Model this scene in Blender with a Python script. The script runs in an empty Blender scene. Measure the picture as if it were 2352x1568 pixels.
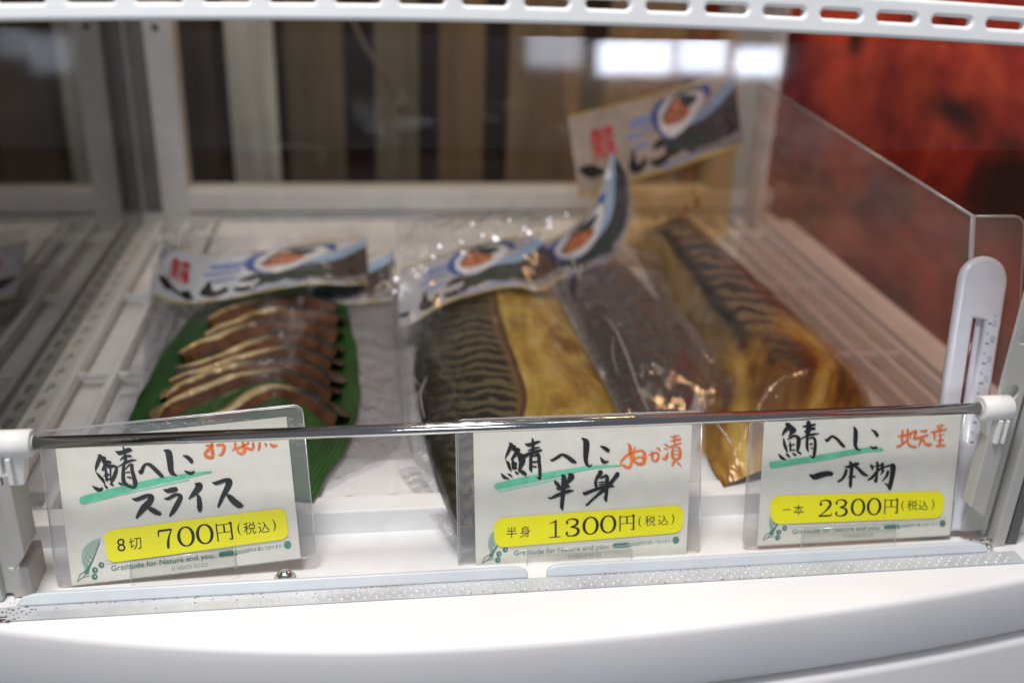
import bpy, bmesh, math, random
from mathutils import Vector, Matrix, noise

SC = bpy.context.scene
COL = SC.collection
R = math.radians

# ------------------------------------------------------------------ camera
FPX = 2320.0                       # focal length in pixels of a 2352 wide frame
CAM = Vector((0.08476, -0.38365, 0.29317))
YAW, PIT, ROL = R(8.7), R(24.5), R(2.3)
F_ = Vector((math.sin(YAW)*math.cos(PIT), math.cos(YAW)*math.cos(PIT), -math.sin(PIT)))
r0 = Vector((math.cos(YAW), -math.sin(YAW), 0))
u0 = r0.cross(F_)
R_ = r0*math.cos(ROL) + u0*math.sin(ROL)
U_ = -r0*math.sin(ROL) + u0*math.cos(ROL)
cd = bpy.data.cameras.new('camera')
cam = bpy.data.objects.new('camera', cd); COL.objects.link(cam)
cam.matrix_world = Matrix(((R_.x, U_.x, -F_.x, CAM.x), (R_.y, U_.y, -F_.y, CAM.y), (R_.z, U_.z, -F_.z, CAM.z), (0, 0, 0, 1)))
cd.sensor_width = 36; cd.lens = 36*FPX/2352
cd.clip_start = 0.01; cd.clip_end = 50
cd.dof.use_dof = True; cd.dof.focus_distance = 0.452; cd.dof.aperture_fstop = 4.6
SC.camera = cam

# ------------------------------------------------------------------ world and lamps
W = bpy.data.worlds.new('World'); SC.world = W; W.use_nodes = True
bg = W.node_tree.nodes['Background']; bg.inputs[0].default_value = (0.80, 0.86, 1.0, 1); bg.inputs[1].default_value = 0.17
SC.view_settings.view_transform = 'Standard'; SC.view_settings.look = 'None'
SC.view_settings.exposure = 0.0; SC.view_settings.gamma = 1.0
SC.cycles.use_denoising = True
SC.cycles.transparent_max_bounces = 24
SC.cycles.max_bounces = 10
SC.cycles.sample_clamp_indirect = 6.0

def area(name, loc, target, sx, sy, power, color=(1, 1, 1)):
    l = bpy.data.lights.new(name, 'AREA'); l.shape = 'RECTANGLE'; l.size = sx; l.size_y = sy; l.energy = power; l.color = color
    o = bpy.data.objects.new(name, l); COL.objects.link(o); o.location = loc
    d = Vector(target) - Vector(loc)
    o.rotation_euler = d.to_track_quat('-Z', 'Y').to_euler()
    return o
area('ceiling_lamp', (-0.10, -0.30, 1.25), (0.15, -0.02, 0.0), 0.35, 0.25, 17.0, (1.0, 0.97, 0.95))
area('shelf_lamp', (0.05, 0.42, 0.95), (0.12, 0.36, 0.0), 0.16, 0.16, 0.8, (0.98, 1.0, 0.98))
area('back_fill', (0.10, 0.60, 0.75), (0.10, 0.72, 0.05), 0.5, 0.04, 1.5, (1.0, 0.82, 0.62))  # added fill brightening the boards behind the back glass
area('front_fill', (-0.25, -1.6, 0.55), (0.15, 0.1, 0.05), 0.9, 0.45, 8.0, (0.90, 0.93, 1.0))  # added frontal fill into the case, no particular source
area('warm_fill', (0.50, 0.42, 0.62), (0.40, 0.36, 0.0), 0.10, 0.10, 2.0, (1.0, 0.58, 0.26))  # added warm fill, stands in for light off the red poster

# ------------------------------------------------------------------ unprojection: where the line of sight through a photo point meets a real plane
def ray(px, py):
    return R_*((px-1176)/FPX) - U_*((py-784)/FPX) + F_
def atp(px, py, P0, n):
    d = ray(px, py)
    return CAM + d*((P0-CAM).dot(n)/d.dot(n))
def at(px, py, ax, val):
    i = 'XYZ'.index(ax); d = ray(px, py)
    return CAM + d*((val-CAM[i])/d[i])

# ------------------------------------------------------------------ materials
def nodes(name):
    m = bpy.data.materials.new(name); m.use_nodes = True
    nt = m.node_tree; nt.nodes.clear()
    out = nt.nodes.new('ShaderNodeOutputMaterial')
    return m, nt, out
def N(nt, t, **kw):
    n = nt.nodes.new(t)
    for k, v in kw.items():
        if k.startswith('_'): setattr(n, k[1:], v)
        else: n.inputs[k.replace('__', ' ')].default_value = v
    return n
def ramp(nt, stops, src):
    c = nt.nodes.new('ShaderNodeValToRGB')
    e = c.color_ramp.elements
    while len(e) < len(stops): e.new(0.5)
    for i, (p, col) in enumerate(stops):
        e[i].position = p; e[i].color = (*col, 1) if len(col) == 3 else col
    nt.links.new(src, c.inputs[0]); return c
def mat(name, col, rough=0.5, metal=0.0, coat=0.0, var=0.12, scale=40.0, bump=0.0, bscale=300.0, trans=0.0, spec=0.5, emit=None):
    m, nt, out = nodes(name)
    b = N(nt, 'ShaderNodeBsdfPrincipled'); nt.links.new(b.outputs[0], out.inputs[0])
    b.inputs['Roughness'].default_value = rough; b.inputs['Metallic'].default_value = metal
    b.inputs['Coat Weight'].default_value = coat; b.inputs['Coat Roughness'].default_value = 0.08
    b.inputs['Transmission Weight'].default_value = trans; b.inputs['Specular IOR Level'].default_value = spec
    tc = N(nt, 'ShaderNodeTexCoord')
    nz = N(nt, 'ShaderNodeTexNoise', Scale=scale, Detail=5.0, Roughness=0.6); nt.links.new(tc.outputs['Object'], nz.inputs['Vector'])
    lo = tuple(c*(1-var) for c in col); hi = tuple(min(1, c*(1+var)) for c in col)
    cr = ramp(nt, [(0.3, lo), (0.7, hi)], nz.outputs['Fac'])
    nt.links.new(cr.outputs[0], b.inputs['Base Color'])
    if bump:
        n2 = N(nt, 'ShaderNodeTexNoise', Scale=bscale, Detail=3.0); nt.links.new(tc.outputs['Object'], n2.inputs['Vector'])
        bp = N(nt, 'ShaderNodeBump', Strength=bump, Distance=0.001); nt.links.new(n2.outputs['Fac'], bp.inputs['Height'])
        nt.links.new(bp.outputs[0], b.inputs['Normal'])
    if emit: b.inputs['Emission Color'].default_value = (*emit[0], 1); b.inputs['Emission Strength'].default_value = emit[1]
    return m
def clear_mat(name, milk=0.05, tint=(1, 1, 1), gloss=0.6, rough=0.06, bump=0.0, bscale=60.0, add=0.0, milkcol=(0.8, 0.8, 0.8), dist=0.004):
    m, nt, out = nodes(name)
    tr = N(nt, 'ShaderNodeBsdfTransparent', Color=(*tint, 1))
    df = N(nt, 'ShaderNodeBsdfDiffuse', Color=(*milkcol, 1))
    gl = N(nt, 'ShaderNodeBsdfGlossy', Roughness=rough)
    m1 = N(nt, 'ShaderNodeMixShader', Fac=milk); nt.links.new(tr.outputs[0], m1.inputs[1]); nt.links.new(df.outputs[0], m1.inputs[2])
    lw = N(nt, 'ShaderNodeLayerWeight', Blend=0.5)
    pw = N(nt, 'ShaderNodeMath', _operation='POWER'); pw.inputs[1].default_value = 5.0; nt.links.new(lw.outputs['Facing'], pw.inputs[0])
    fr = N(nt, 'ShaderNodeMath', _operation='MULTIPLY_ADD'); fr.inputs[1].default_value = 0.93; fr.inputs[2].default_value = 0.045; nt.links.new(pw.outputs[0], fr.inputs[0])
    mu = N(nt, 'ShaderNodeMath', _operation='MULTIPLY_ADD'); mu.inputs[1].default_value = gloss; mu.inputs[2].default_value = add; mu.use_clamp = True
    nt.links.new(fr.outputs[0], mu.inputs[0])
    m2 = N(nt, 'ShaderNodeMixShader'); nt.links.new(mu.outputs[0], m2.inputs[0]); nt.links.new(m1.outputs[0], m2.inputs[1]); nt.links.new(gl.outputs[0], m2.inputs[2])
    nt.links.new(m2.outputs[0], out.inputs[0])
    if bump:
        tc = N(nt, 'ShaderNodeTexCoord')
        n2 = N(nt, 'ShaderNodeTexNoise', Scale=bscale, Detail=4.0, Roughness=0.6, Distortion=0.6); nt.links.new(tc.outputs['Object'], n2.inputs['Vector'])
        bp = N(nt, 'ShaderNodeBump', Strength=bump, Distance=dist); nt.links.new(n2.outputs['Fac'], bp.inputs['Height'])
        nt.links.new(bp.outputs[0], gl.inputs['Normal']); nt.links.new(bp.outputs[0], lw.inputs['Normal'])
    return m

M = {}
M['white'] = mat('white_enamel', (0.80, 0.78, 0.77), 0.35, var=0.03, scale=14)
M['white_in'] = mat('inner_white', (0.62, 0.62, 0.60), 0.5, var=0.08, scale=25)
M['floor'] = mat('floor_white', (0.76, 0.76, 0.75), 0.45, var=0.08, scale=22, bump=0.1, bscale=80)
M['wire'] = mat('wire_coating', (0.74, 0.75, 0.75), 0.28, var=0.03, bump=0.12, bscale=90)
M['railgrey'] = mat('rail_grey', (0.56, 0.60, 0.62), 0.35, var=0.05)
M['post'] = mat('post_grey', (0.45, 0.47, 0.45), 0.45, var=0.06)
M['plate'] = mat('plate_grey', (0.43, 0.42, 0.39), 0.45, var=0.06)
M['clip'] = mat('clip_white', (0.72, 0.71, 0.68), 0.4, var=0.03)
M['dark'] = mat('dark_gap', (0.03, 0.03, 0.03), 0.8)
M['chrome'] = mat('chrome', (0.62, 0.61, 0.60), 0.12, metal=1.0, var=0.05, bump=0.05, bscale=500)
M['paper'] = mat('card_paper', (0.64, 0.625, 0.555), 0.7, var=0.04, scale=120, coat=0.12)
M['ink'] = mat('black_ink', (0.012, 0.013, 0.014), 0.5, var=0.5, scale=90)
M['orange'] = mat('orange_ink', (0.72, 0.16, 0.035), 0.6, var=0.2, scale=160)
M['green'] = mat('green_marker', (0.12, 0.50, 0.31), 0.7, var=0.22, scale=150)
M['greenlt'] = mat('green_marker_faint', (0.33, 0.58, 0.45), 0.7, var=0.2, scale=150)
M['print'] = mat('print_green', (0.07, 0.20, 0.16), 0.6)
M['printgrey'] = mat('print_grey', (0.34, 0.37, 0.34), 0.6)
M['printlt'] = mat('print_pale_green', (0.30, 0.40, 0.34), 0.6)
M['yellow'] = mat('yellow_sticker', (0.80, 0.745, 0.012), 0.45, var=0.05, scale=30, coat=0.1)
M['dirt'] = mat('dirt', (0.06, 0.035, 0.02), 0.9, var=0.5, scale=400)
M['rust'] = mat('rust_line', (0.30, 0.17, 0.08), 0.9, var=0.5, scale=400)
M['sleeve'] = clear_mat('card_sleeve', 0.10, (0.90, 0.90, 0.90), 0.9, 0.1, 0.05, 60, 0.03)
M['sleeve_edge'] = clear_mat('sleeve_edge', 0.45, (0.9, 0.9, 0.9), 1.0, 0.15, add=0.2)
M['acrylic'] = clear_mat('acrylic', 0.10, (0.97, 0.93, 0.92), 0.45, 0.08, 0.03, 30, 0.01, (0.85, 0.62, 0.52))
M['acryl_edge'] = clear_mat('acrylic_edge', 0.40, (0.8, 0.8, 0.8), 1.0, 0.2, add=0.1)
M['sideglass'] = clear_mat('side_glass', 0.02, (0.5, 0.5, 0.48), 1.0, 0.03, add=0.17)
M['pane'] = clear_mat('front_glass', 0.0, (1, 1, 1), 1.0, 0.05, add=0.01)
M['backglass'] = clear_mat('back_glass', 0.0, (0.85, 0.85, 0.82), 0.35, 0.03, add=0.0)
M['film'] = clear_mat('pouch_film', 0.15, (0.93, 0.93, 0.94), 2.2, 0.10, 0.35, 60, 0.03, (0.62, 0.64, 0.72))
M['film2'] = clear_mat('pouch_film_milky', 0.09, (0.93, 0.92, 0.92), 2.4, 0.10, 0.35, 60, 0.03, (0.46, 0.42, 0.46))
M['filmamber'] = clear_mat('pouch_film_amber', 0.22, (0.96, 0.78, 0.50), 1.2, 0.10, 0.5, 26, 0.01, (0.50, 0.36, 0.18))
M['filmtop'] = clear_mat('pouch_film_top', 0.06, (0.95, 0.95, 0.95), 2.2, 0.08, 1.0, 70, 0.03, (0.6, 0.6, 0.62), 0.006)
M['crease_glint'] = clear_mat('film_crease_glint', 0.40, (1, 1, 1), 1.0, 0.1, 0.3, 60, 0.32, (0.85, 0.88, 0.92))  # whitened film folds, highlights put into the colour
M['strip'] = mat('clear_strip', (0.50, 0.51, 0.52), 0.16, var=0.16, scale=26, bump=0.10, bscale=60, coat=1.0)
M['bumpm'] = mat('strip_bump', (0.58, 0.59, 0.60), 0.10, var=0.10, scale=26, coat=1.0)
M['thermo'] = mat('thermometer_white', (0.66, 0.66, 0.72), 0.25, var=0.02, coat=0.2)
M['thermoback'] = mat('thermometer_scale', (0.62, 0.62, 0.68), 0.4, var=0.02)
M['redtube'] = mat('spirit_red', (0.16, 0.045, 0.03), 0.2, coat=0.4)
M['bluemark'] = mat('mark_blue', (0.10, 0.22, 0.42), 0.6)
M['greymark'] = mat('mark_grey', (0.33, 0.32, 0.45), 0.6)
M['wall'] = mat('dark_wall', (0.022, 0.013, 0.009), 0.9, var=0.3, scale=4)
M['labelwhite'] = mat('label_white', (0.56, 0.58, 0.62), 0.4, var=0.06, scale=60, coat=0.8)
M['labelshaded'] = mat('label_white_shaded', (0.42, 0.42, 0.44), 0.4, var=0.12, scale=60, coat=0.9)  # label_white with shade and film veil put into the colour
M['labelwarmlit'] = mat('label_white_warmlit', (0.43, 0.37, 0.30), 0.4, var=0.12, scale=60, coat=0.9)  # label_white with warm light and amber film tint put into the colour
M['labelyellow'] = mat('label_yellow', (0.50, 0.38, 0.08), 0.5)
M['labelred'] = mat('label_red', (0.55, 0.035, 0.03), 0.5, coat=0.8)
M['labelblack'] = mat('label_black', (0.012, 0.012, 0.012), 0.5, coat=0.8)
M['labelblue'] = mat('label_blue', (0.05, 0.10, 0.34), 0.5, coat=0.3)
M['labelpale'] = mat('label_pale_blue', (0.22, 0.30, 0.52), 0.5, coat=0.3, var=0.25, scale=400)
M['labelsky'] = mat('label_sky', (0.28, 0.42, 0.58), 0.5, coat=0.8, var=0.1)
M['labelfood'] = mat('label_food', (0.48, 0.16, 0.07), 0.5, coat=0.3, var=0.6, scale=200)
M['labeldish'] = mat('label_dish', (0.68, 0.69, 0.70), 0.5, coat=0.3)
M['labelhill'] = mat('label_hill', (0.035, 0.055, 0.045), 0.5, coat=0.3, var=0.4, scale=120)
M['labelrock'] = mat('label_rock', (0.050, 0.042, 0.045), 0.5, coat=0.8, var=0.9, scale=150)
M['labelfoam'] = mat('label_foam', (0.24, 0.23, 0.23), 0.5, coat=0.3, var=0.6, scale=180)
M['bolt'] = mat('bolt_steel', (0.55, 0.55, 0.55), 0.2, metal=1.0)
M['cord'] = mat('cord_grey', (0.14, 0.13, 0.11), 0.6)
M['flesh'] = mat('fish_flesh', (0.145, 0.058, 0.024), 0.4, var=0.45, scale=130, coat=0.5, bump=0.5, bscale=250)
M['fat'] = mat('fish_fat', (0.50, 0.38, 0.17), 0.4, var=0.30, scale=140, coat=0.5, bump=0.4, bscale=250)
M['skin'] = mat('fish_skin', (0.045, 0.045, 0.042), 0.3, var=0.5, scale=150, coat=0.6, bump=0.3, bscale=250)
M['screw_hole'] = M['dark']

def leaf_mat():
    m, nt, out = nodes('bamboo_leaf')
    b = N(nt, 'ShaderNodeBsdfPrincipled', Roughness=0.38); nt.links.new(b.outputs[0], out.inputs[0]); b.inputs['Coat Weight'].default_value = 0.5
    uv = N(nt, 'ShaderNodeUVMap'); sp = N(nt, 'ShaderNodeSeparateXYZ'); nt.links.new(uv.outputs[0], sp.inputs[0])
    wv = N(nt, 'ShaderNodeTexWave', Scale=14.0, Distortion=0.6, Detail=2.0); wv.bands_direction = 'X'; nt.links.new(uv.outputs[0], wv.inputs['Vector'])
    nz = N(nt, 'ShaderNodeTexNoise', Scale=9.0, Detail=5.0); nt.links.new(uv.outputs[0], nz.inputs['Vector'])
    ad = N(nt, 'ShaderNodeMath', _operation='MULTIPLY_ADD'); ad.inputs[1].default_value = 0.3; nt.links.new(wv.outputs['Fac'], ad.inputs[0]); nt.links.new(nz.outputs['Fac'], ad.inputs[2])
    c = ramp(nt, [(0.25, (0.004, 0.018, 0.004)), (0.6, (0.010, 0.062, 0.008)), (0.9, (0.022, 0.12, 0.014))], ad.outputs[0])
    nt.links.new(c.outputs[0], b.inputs['Base Color'])
    bp = N(nt, 'ShaderNodeBump', Strength=0.3, Distance=0.001); nt.links.new(wv.outputs['Fac'], bp.inputs['Height']); nt.links.new(bp.outputs[0], b.inputs['Normal'])
    return m
M['leaf'] = leaf_mat()

def slice_mat():
    m, nt, out = nodes('fish_slice')
    L = nt.links.new
    b = N(nt, 'ShaderNodeBsdfPrincipled', Roughness=0.40); L(b.outputs[0], out.inputs[0]); b.inputs['Coat Weight'].default_value = 0.5; b.inputs['Coat Roughness'].default_value = 0.1
    uv = N(nt, 'ShaderNodeUVMap'); sp = N(nt, 'ShaderNodeSeparateXYZ'); L(uv.outputs[0], sp.inputs[0])
    oi = N(nt, 'ShaderNodeObjectInfo'); tc = N(nt, 'ShaderNodeTexCoord')
    nz = N(nt, 'ShaderNodeTexNoise', Scale=70.0, Detail=5.0); L(tc.outputs['Object'], nz.inputs['Vector'])
    n2 = N(nt, 'ShaderNodeTexNoise', Scale=220.0, Detail=4.0); L(tc.outputs['Object'], n2.inputs['Vector'])
    flesh = ramp(nt, [(0.30, (0.045, 0.020, 0.012)), (0.50, (0.125, 0.050, 0.022)), (0.68, (0.19, 0.085, 0.035)), (0.85, (0.30, 0.17, 0.07))], nz.outputs['Fac'])
    fat = ramp(nt, [(0.30, (0.26, 0.15, 0.045)), (0.45, (0.50, 0.38, 0.16)), (0.70, (0.62, 0.55, 0.33))], nz.outputs['Fac'])
    skin = ramp(nt, [(0.35, (0.012, 0.013, 0.015)), (0.55, (0.035, 0.035, 0.035)), (0.75, (0.10, 0.085, 0.06))], n2.outputs['Fac'])
    # along the slice fat gives way to dark skin, at a place of its own for each slice
    a = N(nt, 'ShaderNodeMath', _operation='MULTIPLY_ADD'); a.inputs[1].default_value = 0.20; L(oi.outputs['Random'], a.inputs[0]); L(sp.outputs[0], a.inputs[2])
    a2 = N(nt, 'ShaderNodeMath', _operation='MULTIPLY_ADD'); a2.inputs[1].default_value = 0.30; L(nz.outputs['Fac'], a2.inputs[0]); L(a.outputs[0], a2.inputs[2])
    fs = ramp(nt, [(0.66, (0, 0, 0)), (0.86, (1, 1, 1))], a2.outputs[0])
    rim = N(nt, 'ShaderNodeMixRGB'); L(fs.outputs[0], rim.inputs[0]); L(fat.outputs[0], rim.inputs[1]); L(skin.outputs[0], rim.inputs[2])
    w = N(nt, 'ShaderNodeMath', _operation='MULTIPLY_ADD'); w.inputs[1].default_value = 0.30; L(nz.outputs['Fac'], w.inputs[0]); L(sp.outputs[1], w.inputs[2])
    fv = ramp(nt, [(0.57, (0, 0, 0)), (0.63, (1, 1, 1)), (0.92, (1, 1, 1)), (1.0, (0.5, 0.5, 0.5))], w.outputs[0])
    c = N(nt, 'ShaderNodeMixRGB'); L(fv.outputs[0], c.inputs[0]); L(flesh.outputs[0], c.inputs[1]); L(rim.outputs[0], c.inputs[2])
    L(c.outputs[0], b.inputs['Base Color'])
    bp = N(nt, 'ShaderNodeBump', Strength=0.9, Distance=0.0015); L(nz.outputs['Fac'], bp.inputs['Height']); L(bp.outputs[0], b.inputs['Normal'])
    return m
M['slice'] = slice_mat()
def fish_mat(name, cols, bands, edge, stripe=26.0, wob=0.35, light=(0.10, 0.085, 0.05), blk=(0.010, 0.011, 0.012), spots=True, coat=0.7, slant=0.12, zig=0.75, amber=None):
    """UV shader: u across the fish, v along it. u < edge[0] striped skin, then a brown seam, then belly."""
    m, nt, out = nodes(name)
    L = nt.links.new
    b = N(nt, 'ShaderNodeBsdfPrincipled', Roughness=0.34); L(b.outputs[0], out.inputs[0]); b.inputs['Coat Weight'].default_value = coat; b.inputs['Coat Roughness'].default_value = 0.07
    uv = N(nt, 'ShaderNodeUVMap'); sp = N(nt, 'ShaderNodeSeparateXYZ'); L(uv.outputs[0], sp.inputs[0])
    # wavy stripes
    mp = N(nt, 'ShaderNodeMapping'); mp.inputs['Scale'].default_value = (7, 16, 1); L(uv.outputs[0], mp.inputs[0])
    nz = N(nt, 'ShaderNodeTexNoise', Scale=1.0, Detail=3.0); L(mp.outputs[0], nz.inputs['Vector'])
    su = N(nt, 'ShaderNodeMath', _operation='SINE'); mu0 = N(nt, 'ShaderNodeMath', _operation='MULTIPLY'); mu0.inputs[1].default_value = 22.0; L(sp.outputs[0], mu0.inputs[0]); L(mu0.outputs[0], su.inputs[0])
    a1 = N(nt, 'ShaderNodeMath', _operation='MULTIPLY_ADD'); a1.inputs[1].default_value = stripe*6.283
    vt = N(nt, 'ShaderNodeMath', _operation='MULTIPLY_ADD'); vt.inputs[1].default_value = -slant; L(sp.outputs[0], vt.inputs[0]); L(sp.outputs[1], vt.inputs[2]); L(vt.outputs[0], a1.inputs[0])
    k1 = N(nt, 'ShaderNodeMath', _operation='MULTIPLY_ADD'); k1.inputs[1].default_value = wob*14; L(nz.outputs['Fac'], k1.inputs[0])
    k2 = N(nt, 'ShaderNodeMath', _operation='MULTIPLY'); k2.inputs[1].default_value = zig; L(su.outputs[0], k2.inputs[0]); L(k2.outputs[0], k1.inputs[2]); L(k1.outputs[0], a1.inputs[2])
    sn = N(nt, 'ShaderNodeMath', _operation='SINE'); L(a1.outputs[0], sn.inputs[0])
    st = ramp(nt, [(0.40, (0, 0, 0)), (0.62, (1, 1, 1))], sn.outputs[0])
    sm = N(nt, 'ShaderNodeMath', _operation='MULTIPLY_ADD'); sm.inputs[1].default_value = 0.5; sm.inputs[2].default_value = 0.5; L(sn.outputs[0], sm.inputs[0])
    nt.links.remove(st.inputs[0].links[0]); L(sm.outputs[0], st.inputs[0])
    mx = N(nt, 'ShaderNodeMixRGB'); mx.inputs[1].default_value = (*light, 1); mx.inputs[2].default_value = (*blk, 1)
    fade = ramp(nt, [(0.0, (0.15,)*3), (0.08, (0.5,)*3), (0.22, (1,)*3), (1.0, (1,)*3)], sp.outputs[0])
    mf = N(nt, 'ShaderNodeMath', _operation='MULTIPLY'); L(st.outputs[0], mf.inputs[0]); L(fade.outputs[0], mf.inputs[1]); L(mf.outputs[0], mx.inputs[0])
    dk = ramp(nt, [(0.0, (0.12,)*3), (0.10, (0.30,)*3), (0.30, (1,)*3), (1.0, (1,)*3)], sp.outputs[0])
    mm = N(nt, 'ShaderNodeMixRGB', _blend_type='MULTIPLY'); mm.inputs[0].default_value = 1; L(mx.outputs[0], mm.inputs[1]); L(dk.outputs[0], mm.inputs[2])
    # belly colours with blotches
    n2 = N(nt, 'ShaderNodeTexNoise', Scale=7.0, Detail=6.0, Roughness=0.65, Distortion=0.5); L(uv.outputs[0], n2.inputs['Vector'])
    be = ramp(nt, [(0.30, bands[0]), (0.50, bands[1]), (0.72, bands[2])], n2.outputs['Fac'])
    # wobbling boundary
    n3 = N(nt, 'ShaderNodeTexNoise', Scale=5.0, Detail=2.0); L(uv.outputs[0], n3.inputs['Vector'])
    w = N(nt, 'ShaderNodeMath', _operation='MULTIPLY_ADD'); w.inputs[1].default_value = 0.06; L(n3.outputs['Fac'], w.inputs[0]); L(sp.outputs[0], w.inputs[2])
    e0, e1, e2 = edge
    f1 = ramp(nt, [(e0, (0, 0, 0)), (e0+0.03, (1, 1, 1))], w.outputs[0])
    f2 = ramp(nt, [(e1-0.012, (0, 0, 0)), (e1, (1, 1, 1)), (e1+0.010, (1, 1, 1)), (e1+0.03, (0, 0, 0))], w.outputs[0])
    f3 = ramp(nt, [(e1, (0, 0, 0)), (e2, (1, 1, 1))], w.outputs[0])
    c1 = N(nt, 'ShaderNodeMixRGB'); L(f1.outputs[0], c1.inputs[0]); L(mm.outputs[0], c1.inputs[1]); c1.inputs[2].default_value = (*cols[0], 1)
    c2 = N(nt, 'ShaderNodeMixRGB'); L(f3.outputs[0], c2.inputs[0]); L(c1.outputs[0], c2.inputs[1]); L(be.outputs[0], c2.inputs[2])
    c3 = N(nt, 'ShaderNodeMixRGB'); L(f2.outputs[0], c3.inputs[0]); L(c2.outputs[0], c3.inputs[1]); c3.inputs[2].default_value = (*cols[1], 1)
    last = c3
    if spots:   # browned patch low on the belly
        vo = N(nt, 'ShaderNodeVectorMath', _operation='DISTANCE'); vo.inputs[1].default_value = (0.84, 0.40, 0); L(uv.outputs[0], vo.inputs[0])
        n4 = N(nt, 'ShaderNodeTexNoise', Scale=16.0, Detail=4.0); L(uv.outputs[0], n4.inputs['Vector'])
        sb = N(nt, 'ShaderNodeMath', _operation='MULTIPLY_ADD'); sb.inputs[1].default_value = 0.28; L(n4.outputs['Fac'], sb.inputs[0]); L(vo.outputs['Value'], sb.inputs[2])
        f4 = ramp(nt, [(0.17, (1, 1, 1)), (0.22, (0, 0, 0))], sb.outputs[0])
        c4 = N(nt, 'ShaderNodeMixRGB'); L(f4.outputs[0], c4.inputs[0]); L(c3.outputs[0], c4.inputs[1]); c4.inputs[2].default_value = (0.26, 0.12, 0.012, 1); last = c4
    if amber:   # oily amber part towards the near end
        n6 = N(nt, 'ShaderNodeTexNoise', Scale=4.5, Detail=4.0, Distortion=0.6); L(uv.outputs[0], n6.inputs['Vector'])
        am = ramp(nt, [(0.30, (0.030, 0.012, 0.003)), (0.42, (0.16, 0.062, 0.006)), (0.52, (0.36, 0.19, 0.024)), (0.66, (0.55, 0.38, 0.10))], n6.outputs['Fac'])
        wa = N(nt, 'ShaderNodeMath', _operation='MULTIPLY_ADD'); wa.inputs[1].default_value = 0.22; L(n6.outputs['Fac'], wa.inputs[0]); L(sp.outputs[1], wa.inputs[2])
        fa = ramp(nt, [(amber[0], (0, 0, 0)), (amber[1], (1, 1, 1))], wa.outputs[0])
        c5 = N(nt, 'ShaderNodeMixRGB'); L(fa.outputs[0], c5.inputs[0]); L(last.outputs[0], c5.inputs[1]); L(am.outputs[0], c5.inputs[2]); last = c5
    L(last.outputs[0], b.inputs['Base Color'])
    n5 = N(nt, 'ShaderNodeTexNoise', Scale=22.0, Detail=5.0); L(uv.outputs[0], n5.inputs['Vector'])
    bp = N(nt, 'ShaderNodeBump', Strength=0.5, Distance=0.002); L(n5.outputs['Fac'], bp.inputs['Height']); L(bp.outputs[0], b.inputs['Normal'])
    tcw = N(nt, 'ShaderNodeTexCoord'); mw = N(nt, 'ShaderNodeMapping'); mw.inputs['Rotation'].default_value = (0, 0, 0.35); mw.inputs['Scale'].default_value = (1.9, 0.8, 1.0); nt.links.new(tcw.outputs['Object'], mw.inputs[0])
    nw = N(nt, 'ShaderNodeTexNoise', Scale=38.0, Detail=3.0, Roughness=0.55, Distortion=0.8); nt.links.new(mw.outputs[0], nw.inputs['Vector'])
    nw.noise_type = 'RIDGED_MULTIFRACTAL' if hasattr(nw, 'noise_type') else nw.noise_type
    bw = N(nt, 'ShaderNodeBump', Strength=1.0, Distance=0.0022); nt.links.new(nw.outputs['Fac'], bw.inputs['Height']); nt.links.new(bw.outputs[0], b.inputs['Coat Normal'])
    return m
M['fillet'] = fish_mat('mackerel_fillet', ((0.19, 0.10, 0.036), (0.07, 0.040, 0.015)), ((0.24, 0.12, 0.018), (0.50, 0.34, 0.060), (0.66, 0.54, 0.19)), (0.475, 0.52, 0.545), stripe=27.0, wob=0.85, light=(0.135, 0.115, 0.055), coat=1.0)
M['fillet2'] = fish_mat('mackerel_fillet_dark', ((0.035, 0.033, 0.033), (0.02, 0.018, 0.018)), ((0.014, 0.014, 0.016), (0.036, 0.034, 0.035), (0.085, 0.078, 0.072)), (0.30, 0.60, 0.64), light=(0.06, 0.06, 0.06), spots=False, coat=0.8)
M['whole'] = fish_mat('mackerel_whole', ((0.022, 0.022, 0.026), (0.016, 0.016, 0.018)), ((0.11, 0.07, 0.03), (0.20, 0.13, 0.055), (0.32, 0.22, 0.09)), (0.70, 0.76, 0.81), stripe=19.0, wob=0.9, light=(0.19, 0.130, 0.080), blk=(0.034, 0.032, 0.040), spots=False, coat=1.0, slant=-0.25, zig=0.8, amber=(0.72, 0.86))

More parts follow.
